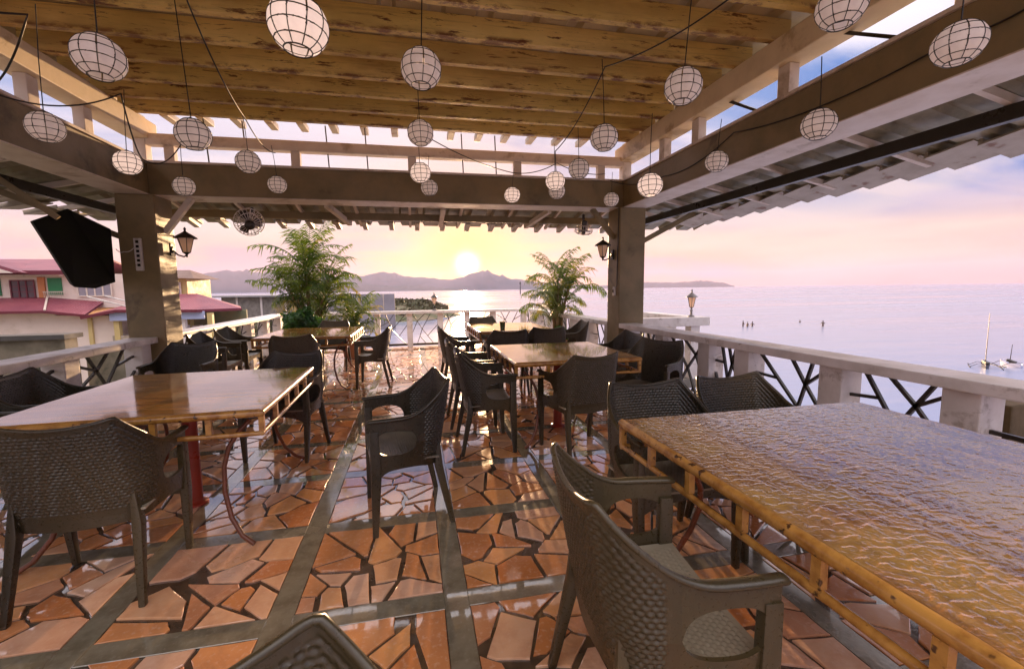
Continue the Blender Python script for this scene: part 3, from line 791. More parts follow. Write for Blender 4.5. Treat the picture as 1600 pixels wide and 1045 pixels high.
    return root
CH = [ # x, y, facing degrees (0 = away from camera, 90 = towards the left), label
 (-1.45, 2.25, 3, 'dark woven armchair on the near side of the left foreground table, seen from behind'),
 (-2.42, 3.42, -88, 'dark woven armchair against the left railing, farther of two beside the left foreground table'),
 (-2.42, 2.72, -95, 'dark woven armchair cut by the left edge of the photo beside the left foreground table'),
 (-2.28, 4.80, 178, 'dark woven armchair standing just in front of the left pillar, back to the far tables'),
 (-1.07, 3.80, 167, 'dark green-brown armchair at the far right corner of the left foreground table'),
 (-.09, 2.62, 99, 'lone dark armchair turned sideways in the middle of the aisle'),
 (.58, 3.63, -90, 'dark armchair on the aisle side of the central square table, nearer of two'),
 (.55, 4.34, -90, 'dark armchair on the aisle side of the central square table, farther of two'),
 (.56, 5.95, -88, 'brown armchair on the aisle side of the far right table, pale seat showing'),
 (1.33, 3.36, 13, 'dark armchair tucked under the near side of the central square table, seen from behind'),
 (2.28, 4.62, 92, 'dark armchair by the right pillar, farther of two between central table and railing'),
 (2.20, 3.74, 122, 'dark armchair angled towards the central table with its back to the sea railing'),
 (1.23, 1.90, 180, 'dark green woven armchair at the far left corner of the big rain-beaded table'),
 (1.79, 1.94, 183, 'dark green woven armchair behind the big rain-beaded table, nearest the sea railing'),
 (.655, 1.10, -95, 'large foreground dark armchair with woven seat facing the big rain-beaded table'),
 (-.19, .37, 216, 'dark chair back cut off by the bottom edge of the photo'),
 (-.60, 6.38, 88, 'dark armchair on the aisle side of the far left table, seen from its side'),
 (-1.47, 5.72, 8, 'dark armchair on the near side of the far left table, its back to the camera'),
 (-2.55, 6.20, -88, 'armchair catching pale light by the left railing, nearer of two beside the far left table'),
 (-2.55, 6.98, -92, 'armchair catching pale light by the left railing, farther of two beside the far left table'),
 (-1.40, 7.85, 176, 'dark armchair at the far side of the far left table in front of the palm'),
 (1.17, 5.52, 0, 'bronze-brown armchair on the near side of the far right table, left one of the pair'),
 (1.76, 5.74, -4, 'bronze-brown armchair on the near side of the far right table, right one of the pair'),
 (2.40, 6.45, 84, 'armchair between the far right table and the railing, beside the right palm'),
 (1.25, 7.92, 180, 'dark low chair back at the far side of the far right table, nearest the sun'),
]
proto = make_chair()
for i, (x, y, a, lab) in enumerate(CH):
    o = proto if i == 0 else copy_tree(proto)
    o.location = (x, y, .0); o.rotation_euler.z = R(a); tag(o, lab, 'armchair', 'woven resin armchairs round the terrace tables')

# ------------------------------------------------------------------ tables
def rain_sheet(t, w, d):
    '''the skin of standing rain on the top: beads and short ridges of water as real relief'''
    from mathutils import noise as NZ
    nx, ny = 430, 520; m = MB(); vs_ = []
    def sst(v, a, b): q = max(0, min(1, (v-a)/(b-a))); return q*q*(3-2*q)
    for j in range(ny+1):
        y = -d+.004+(2*d-.008)*j/ny
        for i in range(nx+1):
            x = -w+.004+(2*w-.008)*i/nx
            wx = .020*NZ.noise(Vector((x*9, y*9, 3.1))); wy = .020*NZ.noise(Vector((x*9, y*9, 8.7)))
            a = NZ.noise(Vector(((x+wx)*26, (y+wy)*62, 0))); b = NZ.noise(Vector(((x+wy)*88, (y+wx)*100, 5)))
            pch = .24*NZ.noise(Vector((x*3, y*3, 1)))
            h = .0011*sst(a+pch, .15, .27)+.0006*sst(b+pch, .18, .34)
            e = min(1, (w-abs(x))/.015, (d-abs(y))/.015)
            vs_.append((x, y, .7503+h*e))
    m.add(vs_, [(j*(nx+1)+i, j*(nx+1)+i+1, (j+1)*(nx+1)+i+1, (j+1)*(nx+1)+i) for j in range(ny) for i in range(nx)])
    m.build('rain_water', MAT['top_wet'], t, smooth=True, angle=0)
def table(x0, x1, y0, y1, label, top_mat, rz=0, ped=True):
    cx_, cy_ = (x0+x1)/2, (y0+y1)/2; w, d = (x1-x0)/2, (y1-y0)/2
    t = empty('dining_table', (cx_, cy_, 0), R(rz)); tag(t, label, 'table', 'bamboo-edged dining tables on the terrace')
    m = MB(); m.box((-w, -d, .722), (w, d, .750)); m.build('table_top', MAT[top_mat], t, bevel=.004)
    if top_mat == 'top_wet': rain_sheet(t, w, d)
    def rail(nm, z, r, ov):
        for a, b_ in (((-w-ov,-d,z),(w+ov,-d,z)), ((-w-ov,d,z),(w+ov,d,z)), ((-w,-d-ov,z+.002),(-w,d+ov,z+.002)), ((w,-d-ov,z+.002),(w,d+ov,z+.002))):
            m = MB(); n = 14; a = Vector(a); b_ = Vector(b_); m.tube([a+(b_-a)*i/n for i in range(n+1)], [r*(1+.06*math.sin(i*2.3+a.x*5)) for i in range(n+1)], 8)
            m.build(nm, MAT['bamboo'], t, smooth=True, angle=60)
    rail('edge_rail', .728, .020, .012); rail('lower_rail', .622, .013, .010)
    nx = max(3, round(2*w/.27)); ny = max(3, round(2*d/.235))
    for k in range(nx+1):
        for s in (-1, 1):
            x = -w+2*w*k/nx; m = MB(); m.box((x-.013, s*d-.011, .634), (x+.013, s*d+.011, .712)); m.build('apron_post', MAT['bamboo'], t)
    for k in range(1, ny):
        for s in (-1, 1):
            y = -d+2*d*k/ny; m = MB(); m.box((s*w-.011, y-.013, .636), (s*w+.011, y+.013, .712)); m.build('apron_post', MAT['bamboo'], t)
    if ped:
      m = MB(); m.tube([(0,0,.72),(0,0,.03)], .042, 14); m.build('pedestal', MAT['red'], t, smooth=True)
      m = MB(); m.lathe([(.07,.0),(.07,.012),(.05,.02),(.043,.03)], 16); m.build('pedestal_foot', MAT['red'], t, smooth=True)
    for sx in (-1, 1):
        for sy in (-1, 1):
            ctl = [(.78,.62,.63),(.70,.66,.58),(.62,.70,.50),(.585,.74,.40),(.60,.80,.27),(.66,.86,.14),(.76,.92,.05),(.86,.96,.012)]
            m = MB(); m.tube([(sx*w*a, sy*d*b_, z) for a, b_, z in ctl], .0125, 8); m.build('leg', MAT['brown_iron'], t, smooth=True, angle=60)
    m = MB(); m.bar((-w*.98, 0, .705), (w*.98, 0, .705), .05, .03); m.bar((0, -d*.98, .671), (0, d*.98, .671), .05, .03); m.build('under_frame', MAT['brown_iron'], t)
    return t
T1 = table(.92, 2.22, .30, 1.78, 'large wet wooden table in the right foreground covered with rain beads', 'top_wet', ped=False)
table(-2.03, -.81, 2.37, 3.64, 'left foreground wooden table with glossy wet top and red pedestal', 'top', 1.5)
table(.80, 1.90, 3.40, 4.54, 'central square table with wet top reflecting the palm, between aisle and right pillar', 'top')
table(-2.08, -.87, 6.12, 7.60, 'far left table with pale wet top in front of the big palm', 'top')
table(.90, 2.02, 6.06, 7.50, 'far right table with golden top carrying a small green cup, nearest the sunset', 'top')
c = empty('cup', (1.29, 6.35, .750)); tag(c, 'small dark green cup standing on the far right table', 'cup')
m = MB(); m.lathe([(.035,0),(.045,.11),(.041,.11),(.032,.012)], 16); m.build('cup_body', painted('green_glaze', (.05,.09,.03), None, .3, 9), c, smooth=True)
m = MB(); m.lathe([(.0455,.100),(.0475,.104),(.0475,.112),(.0455,.114)], 16); m.build('cup_lip', MAT['stem'], c, smooth=True)

# ------------------------------------------------------------------ capiz lanterns
def sph(r, th, ph): return Vector((r*math.sin(th)*math.cos(ph), r*math.sin(th)*math.sin(ph), r*math.cos(th)*.94))
TH = [R(28), R(52), R(78), R(104), R(130), R(152)]; NM = 10
def lantern_proto(lit, panes):
    r = .11; root = empty('capiz_lantern'); mt = MAT['capiz_lit' if lit else 'capiz']
    if panes:
        for j in range(len(TH)-1):
            m = MB(); a0, a1 = TH[j]+.03, TH[j+1]-.03; w = 2*PI/NM; pts = []; n = 3
            for q in range(n+1):
                for p in range(n+1):
                    pts.append(sph(r, a0+(a1-a0)*q/n, .035+(w-.07)*p/n))
            m.add(pts, [(q*(n+1)+p, (q+1)*(n+1)+p, (q+1)*(n+1)+p+1, q*(n+1)+p+1) for q in range(n) for p in range(n)])
            me = m.mesh('pane', mt, smooth=True)
            for k in range(NM): o = link('pane', me, root); o.rotation_euler.z = 2*PI*k/NM
    else:
        m = MB(); m.lathe([(r*math.sin(a)*.995, r*math.cos(a)*.94*.995) for a in [TH[0]+(TH[-1]-TH[0])*i/14 for i in range(15)]], 24)
        m.f = [f for f in m.f if len(f) == 4]; m.build('globe', mt, root, smooth=True, angle=0)
    m = MB(); wr = .0020 if panes else .0026
    for k in range(NM): m.tube([sph(r*1.008, TH[0]+(TH[-1]-TH[0])*i/12, 2*PI*k/NM) for i in range(13)], wr, 5)
    for a in TH: m.tube([sph(r*1.008, a, 2*PI*k/24) for k in range(24)], wr*(1.5 if a in (TH[0], TH[-1]) else 1), 5, close=True)
    m.build('wire_frame', MAT['lamp_metal'], root)
    m = MB(); z = r*.94*math.cos(TH[0]); m.tube([(-r*.45,0,z),(0,0,z+.025),(r*.45,0,z)], .003, 5); m.tube([(0,0,z+.02),(0,0,.02)], .004, 6); m.build('hanger', MAT['lamp_metal'], root)
    m = MB(); m.lathe([(.010,.03),(.012,.0),(.022,-.02),(.024,-.04),(.012,-.06),(.0,-.065)], 12)
    bm_ = painted('bulb_glass', (.8,.75,.65), None, .2, 5, .2, 0)
    m.build('bulb', bm_, root, smooth=True)
    return root
protos = {}
def cord(parent, h, bend=(0,0)):
    m = MB(); z0 = .11*.94*math.cos(TH[0])+.025; m.tube([(0,0,z0), (bend[0]*.35, bend[1]*.35, z0+h*.5), (bend[0], bend[1], z0+h)], .0035, 5); m.build('cord', MAT['cord'], parent)
LN = [ # x, y, z, scale, lit, panes, cord length, label
 (-1.09,1.92,2.20,.73,0,1,.85,'large capiz lantern hanging alone at the upper left under the rusty purlins'),
 (-.36,1.70,2.26,.89,1,1,.80,'large warm capiz lantern cut by the top edge left of centre'),
 (.08,2.58,2.57,1.0,0,1,.52,'capiz lantern on a straight cord, topmost of the column at the centre of the ceiling'),
 (1.55,2.35,2.49,.93,0,1,.60,'capiz lantern hanging under the right end of the purlins beside the upper beam'),
 (1.64,1.48,2.41,.77,0,1,.70,'large capiz lantern cut by the top edge at the right, against the blue sky'),
 (1.96,1.30,2.21,.70,0,1,.55,'large capiz lantern at the upper right, in front of the broad sea-side beam'),
 (-1.80,2.70,2.19,.70,0,1,.50,'capiz lantern before the left beam, nearest the left edge of the photo'),
 (-1.25,2.98,2.28,.85,0,0,.80,'capiz lantern above the left end of the far beam, in front of the sky gap'),
 (-1.36,4.21,2.46,.89,0,0,.28,'small capiz lantern overlapping the top edge of the far beam at left'),
 (-1.40,5.17,2.49,.86,0,0,.30,'small capiz lantern low on the far beam above the left palm'),
 (-1.98,3.68,2.28,.78,1,0,.42,'warm capiz lantern before the end of the left beam by the pillar'),
 (-2.12,4.78,2.36,.86,0,0,.36,'small capiz lantern on the far beam right beside the left pillar'),
 (.10,3.94,2.69,1.0,0,0,.38,'capiz lantern in the sky gap, second from the top of the centre column'),
 (.11,4.88,2.60,1.0,1,0,.48,'small warm capiz lantern third from the top of the centre column'),
 (.22,5.34,2.55,.90,0,0,.25,'smallest capiz lantern at the bottom of the centre column, on the far beam'),
 (1.24,5.40,2.51,.90,1,0,.22,'small orange-glowing capiz lantern alone on the far beam right of centre'),
 (1.63,4.89,2.57,1.0,1,0,.30,'warm capiz lantern, upper of a touching pair on the far beam at right'),
 (1.80,5.33,2.56,.94,0,0,.10,'small capiz lantern, lower of a touching pair on the far beam at right'),
 (1.78,4.54,2.62,1.0,0,0,.30,'capiz lantern in the sky gap just right of the touching pair'),
 (1.57,3.45,2.57,1.0,0,0,.48,'capiz lantern near the right corner where purlins meet the sky gap'),
 (2.52,5.30,2.47,.86,0,0,.25,'tiny capiz lantern in the corner above the right pillar'),
 (2.02,3.50,2.22,.95,1,0,.50,'capiz lantern at the near side of the right pillar corner, low on the sea-side beam'),
 (2.66,3.50,2.445,.86,0,0,.25,'capiz lantern halfway along the sea-side beam, second from the corner'),
 (2.47,2.33,2.33,.86,0,0,.30,'capiz lantern on the sea-side beam below and left of the largest right lantern'),
]
for (x, y, z, s, lit, pn, cl, lab) in LN:
    key = (lit, pn)
    if key not in protos: protos[key] = lantern_proto(lit, pn); o = protos[key]
    else:
        src = protos[key]; o = src.copy(); col.objects.link(o)
        for ch in src.children:
            if not ch.name.startswith('cord'): q = ch.copy(); col.objects.link(q); q.parent = o
    o.location = (x, y, z); o.scale = (s,)*3; o.rotation_euler = (rnd.uniform(-.06,.06), rnd.uniform(-.06,.06), rnd.uniform(0, 6))
    cord(o, cl/s, (rnd.uniform(-.03,.03), rnd.uniform(-.03,.03))); tag(o, lab, 'lantern', 'capiz shell lanterns strung under the roof')
# cables between lanterns
def sag(pts, drop, n=14):
    out = []
    for a, b_ in zip(pts, pts[1:]):
        a = Vector(a); b_ = Vector(b_)
        for i in range(n): t = i/n; p = a+(b_-a)*t; p.z -= drop*4*t*(1-t); out.append(p)
    out.append(Vector(pts[-1])); return out
def cable(pts, drop, lab):
    m = MB(); m.tube(sag(pts, drop), .0052, 6); tag(m.build('light_cable', MAT['cord'], smooth=True, angle=0), lab, 'cable')
cable([(-2.86,1.9,2.60),(-1.82,2.70,2.72),(-2.5,3.3,2.58),(-1.98,3.68,2.75),(-2.3,4.5,2.52),(-2.12,4.78,2.74)], .09, 'black cable looping between the lanterns along the left beam')
cable([(-1.25,2.98,3.10),(-1.36,4.21,2.82),(-1.40,5.17,2.82)], .07, 'thin black cable joining the lanterns left of centre over the far beam')
cable([(2.20,1.5,3.18),(2.03,2.3,3.14),(1.57,3.45,3.12),(1.63,4.89,2.90),(1.80,5.33,2.70)], .07, 'black cable dropping from the ceiling corner through the right lanterns')
cable([(2.83,1.25,2.76),(2.82,1.9,2.62),(2.82,3.50,2.70),(2.83,4.6,2.60),(2.52,5.35,2.72)], .07, 'black cable drooping along the inner face of the sea-side beam')
cable([(.11,4.88,3.02),(1.24,5.40,2.78),(1.80,5.33,2.90),(2.52,5.50,2.84)], .05, 'thin cable crossing the sky gap above the far beam')

# ------------------------------------------------------------------ wall lanterns, fans, power strip, speaker
def coach_lamp_parts(root, r=.075, top=.0):
    """lamp body hanging round local origin, four-sided glass with metal roof"""
    n = 6
    m = MB(); m.lathe([(r*.45,-.14),(r*.95,.02)], n); m.f = [f for f in m.f if len(f) == 4]; m.build('glass', MAT['glass'], root)
    m = MB()
    for k in range(n):
        a = 2*PI*k/n; m.tube([(r*.47*math.cos(a), r*.47*math.sin(a), -.14), (r*.97*math.cos(a), r*.97*math.sin(a), .02)], .004, 5)
    m.build('glazing_bars', MAT['lamp_metal'], root)
    m = MB(); m.lathe([(r*1.35,.018),(r*1.30,.03),(r*.8,.06),(r*.35,.085),(.012,.10),(.010,.115),(.016,.125),(.008,.14),(.0,.15)], 18); m.build('lamp_roof', MAT['lamp_metal'], root, smooth=True)
    m = MB(); m.lathe([(.0,-.20),(.010,-.19),(.012,-.165),(r*.35,-.15),(r*.5,-.14)], 14); m.build('lamp_base', MAT['lamp_metal'], root, smooth=True)
def wall_lamp(x, y, z, d, lab, s=1):
    root = empty('wall_lantern', (x, y, z)); root.scale = (s,)*3; tag(root, lab, 'wall lamp'); coach_lamp_parts(root, .088)
    m = MB(); m.tube([(0,0,-.17),(-d*.03,0,-.19),(-d*.09,0,-.17),(-d*.135,0,-.12)], .009, 7); m.build('arm', MAT['lamp_metal'], root, smooth=True)
    m = MB(); m.lathe([(.045,0),(.045,.012),(.02,.022)], 12, (-d*.155, 0, -.11), Matrix.Rotation(R(90*d), 4, 'Y')); m.box((-d*.152-.01,-.03,-.18),(-d*.152+.01,.03,-.04)); m.build('back_plate', MAT['lamp_metal'], root)
wall_lamp(-2.57, 5.72, 1.955, 1, 'dark metal coach lamp with frosted glass on the left pillar')
wall_lamp(2.585, 5.68, 1.91, -1, 'dark metal coach lamp fixed to the left face of the right pillar', .95)
def post_lamp(x, y, z, lab, s=1):
    root = empty('post_lantern', (x, y, z)); root.scale = (s,)*3; tag(root, lab, 'post lamp')
    m = MB(); m.lathe([(.05,0),(.05,.02),(.02,.035),(.016,.09),(.028,.11),(.016,.12)], 14); m.build('stem', MAT['lamp_metal'], root, smooth=True)
    sub = empty('lamp_head', (0,0,.30)); sub.parent = root; 
    coach_lamp_parts(sub, .066)
    return root
def flat_head(root):
    """re-hang the lamp head pieces directly under the lamp so that no thing has a bare empty part"""
    for ch in list(root.children):
        if ch.type == 'EMPTY':
            for q in list(ch.children): q.parent = root; q.location = (0,0,.30)
            bpy.data.objects.remove(ch)
flat_head(post_lamp(.47, 10.49, .86, 'small lantern standing on the far railing in front of the green spit', .95))
pl2 = post_lamp(4.42, 6.29, .86, 'pale lantern on the corner of the outer balcony above the sea', 1.0); flat_head(pl2)
GREY = painted('grey_lamp_metal', (.28,.25,.25), None, .4, 9)
for ch in pl2.children:
    if ch.name.startswith(('stem', 'lamp_roof', 'lamp_base')):
        ch.data.materials.clear(); ch.data.materials.append(GREY)
def fan(x, y, z, rot, lab, s=1, seed=1):
    root = empty('orbit_fan', (x, y, z)); tag(root, lab, 'fan'); root.rotation_euler = rot; root.scale = (s,)*3
    FM = painted('fan_wire', (.75,.68,.64), None, .4, 9); m = MB(); r = .165
    for k in range(22):
        a = 2*PI*k/22; m.tube([(q*math.cos(a), q*math.sin(a), h) for q, h in ((.03,-.075),(r*.6,-.07),(r*.95,-.035),(r,0),(r*.92,.05),(r*.5,.085),(.045,.095))], .0035, 4)
    for q, h in ((r,0),(r*.62,-.07),(r*.3,-.074),(r*.75,.072)): m.tube([(q*math.cos(2*PI*k/28), q*math.sin(2*PI*k/28), h) for k in range(28)], .005, 5, close=True)
    m.build('cage', FM, root)
    for k in range(3):
        a = 2*PI*k/3; m = MB(); p = []
        for i in range(6):
            t = i/5; rr_ = .03+t*.115; w = .012+.04*math.sin(t*2.4); p += [Vector((rr_, -w, .012*(1-t))), Vector((rr_, w, -.018))]
        m.add(p, [(2*i, 2*i+1, 2*i+3, 2*i+2) for i in range(5)]); o = m.build('blade', MAT['dark_metal'], root); o.rotation_euler.z = a
    m = MB(); m.lathe([(.0,-.085),(.035,-.078),(.04,-.03),(.05,.05),(.055,.16),(.035,.18),(.0,.185)], 16); m.build('motor', MAT['dark_metal'], root, smooth=True)
    return root
fan(-1.95, 5.92, 2.20, (R(112), 0, R(20)), 'round wire-caged orbit fan hanging under the eave above the left palm', 1.0)
fan(2.42, 5.98, 2.17, (R(8), R(4), 0), 'wire-caged orbit fan pointing down beside the right pillar', .78)
for x, y, z in ((-1.95, 6.02, 2.28), (2.42, 5.98, 2.28)): pass
m = MB(); m.tube([(-1.95,6.03,2.24),(-1.95,6.06,2.33),(-1.95,6.05,2.40)], .018, 8); o = m.build('fan_bracket', MAT['dark_metal'], pv)
m = MB(); m.tube([(2.42,5.98,2.29),(2.42,5.98,2.40)], .018, 8); m.build('fan_bracket', MAT['dark_metal'], pv)

ps = empty('power_strip', (-2.93, 5.5, 1.77)); tag(ps, 'white power strip with black sockets screwed to the left pillar', 'power strip')
m = MB(); m.box((-.035,-.03,-.175), (.035,-.001,.175)); m.build('strip_body', MAT['white'], ps, bevel=.005)
for k in range(6):
    m = MB(); m.box((-.014,-.034,-.128+k*.05), (.014,-.0295,-.100+k*.05)); m.build('socket', MAT['black'], ps)
m = MB(); m.tube(sag([(-.035,-.015,.08),(-.14,-.02,.03),(-.21,-.02,.06)], .02, 6), .004, 5); m.build('lead', MAT['white'], ps)
sw = empty('switch', (2.72, 5.62, 1.30)); tag(sw, 'small white switch on the left face of the right pillar', 'switch')
m = MB(); m.box((0,-.022,-.06),(.028,.022,.06)); m.build('switch_plate', MAT['white'], sw, bevel=.004)
m = MB(); m.box((-.006,-.009,-.02),(-.0005,.009,.02)); m.build('switch_toggle', MAT['black'], sw)
m = MB(); m.tube([(2.742,5.56,1.36),(2.742,5.55,1.8),(2.742,5.53,2.42)], .006, 6); tag(m.build('wire', MAT['cord']), 'thin dark wire running down the edge of the right pillar to the switch', 'wire')

def speaker():
    root = empty('loudspeaker', (-3.12, 5.0, 1.4)); tag(root, 'big black loudspeaker cabinet tilted down from the eave beside the left pillar', 'loudspeaker')
    P = [(-3.25,4.6,1.99),(-3.36,5.2,2.20),(-3.13,5.42,2.03),(-3.14,5.42,1.47),(-3.07,5.0,1.40),(-2.99,4.6,1.41)]
    P = [Vector(p)-Vector((-3.12,5.0,1.4)) for p in P]
    # front face: 0,5,4,k ; hidden back shifted outwards
    off = Vector((-.20, .26, .03)); m = MB(); n = 6
    pts = P+[p+off*(.75 if i in (2,3) else 1) for i, p in enumerate(P)]
    m.add(pts, [(0,1,2,3,4,5), (11,10,9,8,7,6)]+[(i, i+6, (i+1) % 6+6, (i+1) % 6) for i in range(6)])
    m.build('cabinet', MAT['black'], root, bevel=.012)
    # grille inset proud of the near face
    c = sum(P, Vector())/6; nrm = (P[0]-P[5]).cross(P[4]-P[5]).normalized()
    if nrm.dot(Vector((0,0,1.35))-(c+Vector((-3.12,5.0,1.4)))) < 0: nrm = -nrm
    m = MB(); m.build('bracket', MAT['khaki'], root) if False else None; m.bar(Vector((-3.25,4.9,2.06))-Vector((-3.12,5.0,1.4)), Vector((-3.60,4.75,2.40))-Vector((-3.12,5.0,1.4)), .04, .05); m.build('bracket', MAT['khaki'], root)
speaker()

# ------------------------------------------------------------------ palms
def frond_mesh(L, n, arch, wid, seed, mat='leaf'):
    r = random.Random(seed); m = MB(); pts = []
    for i in range(n+1):
        t = i/n; a = arch*t**1.5; 
        pts.append((t, a))
    P = [Vector((0,0,0))]; ang = 0
    for i in range(1, n+1):
        t = i/n; ang = arch*t**1.4; P.append(P[-1]+Vector((math.sin(ang), 0, math.cos(ang)))*L/n)
    m.tube(P[::2], [.011*(1-.85*i/(len(P[::2])-1)) for i in range(len(P[::2]))], 5)
    for i in range(int(n*.18), n+1):
        t = i/n; d = (P[min(i+1, n)]-P[max(i-1, 0)]).normalized(); nrm = Vector((0,1,0)).cross(d)
        ll = wid*(math.sin(PI*min(1, (t-.1)/.95))**.6*.9+.12)*r.uniform(.7, 1.15)
        for s in (-1, 1):
            out_ = (Vector((0, s, 0))*.66+d*.80+nrm*.10+Vector((0,0,r.uniform(-.12,.12)))).normalized()
            w = d*.017*r.uniform(.7, 1.2); b0 = P[i]; mid = b0+out_*ll*.5+nrm*.01; tip = b0+out_*ll+Vector((0,0,-ll*.45*r.uniform(.3, 1.5)))
            m.add([b0-w*.4, b0+w*.6, mid+w, mid-w, tip], [(0,1,2,3), (3,2,4)])
    return m.mesh('frond', MAT[mat])
FM_ = [frond_mesh(1.25, 22, .95, .42, 1), frond_mesh(1.30, 22, 1.45, .42, 2), frond_mesh(1.20, 21, 1.85, .40, 3), frond_mesh(1.0, 19, 2.3, .36, 4)]
def palm(x, y, lab, stems, seed, hh=1.0, spread=.3, fr=(6, 8), fscale=1.0, pot=True):
    r = random.Random(seed); root = empty('palm', (x, y, 0)); tag(root, lab, 'potted palm')
    if pot:
        m = MB(); m.lathe([(.17,0),(.20,.02),(.25,.34),(.27,.40),(.245,.40),(.23,.36),(.0,.35)], 20); m.build('pot', MAT['terracotta_pot'], root, smooth=True)
    for s in range(stems):
        a = 2*PI*s/stems+r.uniform(-.4,.4); h = hh*r.uniform(.45, 1.0); lean = spread*r.uniform(.4, 1.2)
        top = Vector((math.cos(a)*lean, math.sin(a)*lean, .35+h)); base = Vector((math.cos(a)*.08, math.sin(a)*.08, .33))
        midp = base+(top-base)*.5+Vector((-math.cos(a)*.04, -math.sin(a)*.04, .05))
        m = MB(); m.tube([base, midp, top], [.028,.024,.018], 7); m.build('stem', MAT['stem'], root, smooth=True)
        n_ = r.randint(*fr)
        for k in range(n_):
            b_ = 2*PI*k*.382+r.uniform(-.3,.3); o = link('frond', FM_[min(3, k*4//n_)] if r.random() < .7 else r.choice(FM_), root, top-Vector((0,0,.035*k)))
            o.rotation_euler = (r.uniform(-.15,.15), .04+.66*k/n_+r.uniform(-.06,.14), b_); q = fscale*r.uniform(.7, 1.05); o.scale = (q,)*3
    return root
palm(-1.95, 8.75, 'big bushy areca palm in a pot at the left end of the terrace', 12, 5, 1.40, .34, (7, 9), .84)
palm(-1.22, 9.10, 'smaller yellow-green palm with a brown trunk right of the big palm', 3, 8, .30, .10, (8, 10), .78)
palm(2.72, 8.05, 'slimmer potted palm at the right end of the terrace before the sea', 9, 12, 1.15, .24, (7, 9), .70)
def bush(x, y, z, rad, lab, seed, n=1600, s=.05):
    r = random.Random(seed); root = empty('shrub', (x, y, z)); tag(root, lab, 'shrub'); m = MB()
    for _ in range(n):
        d = Vector((r.gauss(0,1), r.gauss(0,1), r.gauss(0,1))).normalized(); q = rad*(.55+.5*r.random()**.5)*(1+.25*math.sin(d.x*5+seed)*math.cos(d.z*4))
        p = d*q; p.z *= .8; a = Vector((r.gauss(0,1), r.gauss(0,1), r.gauss(0,.5))).normalized()*s; b_ = a.cross(d).normalized()*s*.4
        m.add([p-a, p+b_, p+a, p-b_], [(0,1,2,3)])
    m.build('foliage', MAT['leaf_dark'], root)
    m = MB(); m.tube([(0,0,-rad*.8),(0,0,rad*.4)], .02, 6); m.build('stem', MAT['stem'], root)
    m = MB(); m.lathe([(.13,-rad*.8-.36),(.17,-rad*.8-.02),(.19,-rad*.8)], 18); m.build('pot', MAT['terracotta_pot'], root, smooth=True)
bush(-1.98, 8.15, .80, .30, 'dark green round shrub in a clay pot at the foot of the big palm', 3)
bush(2.55, 7.35, .52, .17, 'small leafy potted plant by the right railing below the palm', 5, 700)

# ------------------------------------------------------------------ neighbouring houses
WALL = painted('cream_wall', (.80,.68,.60), (.66,.55,.47), .8, .6, .6, .1, stain=(.55,.45,.35), stain_scale=.35)
WHITEW = painted('pale_wall', (.72,.66,.64), (.6,.53,.5), .8, .6, .5, .1)
GREEN = painted('green_paint', (.02,.20,.07), None, .5, 2, .4, 0); ORANGE = painted('orange_paint', (.55,.20,.07), None, .6, 2, .4, 0)
GLASSD = painted('dark_window', (.10,.07,.08), None, .15, 2, .3, 0); GLASSG = painted('grey_window', (.30,.28,.33), None, .15, 2, .3, 0); AWN = painted('blue_awning', (.36,.42,.62), (.45,.5,.7), .6, 2, .3, 0)
MAROON = painted('maroon_trim', (.14,.015,.03), None, .5, 2, .3, 0); YEL = painted('yellow_column', (.62,.48,.20), None, .6, 2, .4, 0)
def roof_mat():
    t = NT('maroon_roofing'); a = t.noise(t.pos(), .8, 5); c = t.mix(t.ss(a, .35, .65), (.31,.085,.105), (.22,.055,.08))
    w = t.n('TexWave'); w.inputs['Scale'].default_value = 2.2; t.l(t.pos((1,0,0)), w.inputs['Vector'])
    t.set('Base Color', c).set('Roughness', .5); t.bump(w.outputs[1], .4, .05); return t.m
ROOF = roof_mat()
def hbox(nm, a, b_, mat, par, bevel=0): m = MB(); m.box(a, b_); return m.build(nm, mat, par, bevel=bevel)
def window(par, x0, x1, z0, z1, y, gm, nx=2, nz=1, fm=None, wall=None):
    fm = fm or MAROON
    pane = hbox('window', (x0, y-.03, z0), (x1, y+.02, z1), gm, par)
    m = MB(); w = .07
    for a, b_ in (((x0-w,y-.08,z0-w),(x1+w,y-.031,z0)), ((x0-w,y-.08,z1),(x1+w,y-.031,z1+w)), ((x0-w,y-.08,z0),(x0,y-.031,z1)), ((x1,y-.08,z0),(x1+w,y-.031,z1))): m.box(a, b_)
    for k in range(1, nx): xx = x0+(x1-x0)*k/nx; m.box((xx-w/2,y-.07,z0),(xx+w/2,y-.032,z1))
    for k in range(1, nz+1): zz = z0+(z1-z0)*k/(nz+1); m.box((x0,y-.066,zz-w/3),(x1,y-.034,zz+w/3))
    m.build('frame', fm, pane)
def slab_roof(par, pts_eave, pts_ridge, th, nm='roof'):
    pass
H1 = empty('house', (-20, 30, 0)); H1.location = (0,0,0); tag(H1, 'two-storey cream house with maroon roof and green balcony recesses at the left', 'house')
G = -5.6
hbox('wall', (-27.5, 31.0, .5), (-17.5, 38, 2.55), WALL, H1)
def gable_roof(par, x0, x1, yf, yb, ze, zr, mat=ROOF, hip=0):
    m = MB(); th = .12; ym = (yf+yb)/2; p = [(x0,yf,ze),(x1,yf,ze),(x1-hip,ym,zr),(x0+hip,ym,zr),(x1,yb,ze),(x0,yb,ze)]
    p2 = [(a, b_, c+th) for a, b_, c in p]
    m.add(p+p2, [(3,2,1,0),(5,4,2,3)[::-1],(6,7,8,9),(9,8,10,11),(0,1,7,6),(1,2,8,7),(2,4,10,8),(4,5,11,10),(5,3,9,11),(3,0,6,9)]); r = m.build('roof', mat, par)
    m = MB(); m.box((x0-.05,yf-.08,ze-.12),(x1+.05,yf-.001,ze+.10)); m.build('fascia', MAROON, r)
    return r
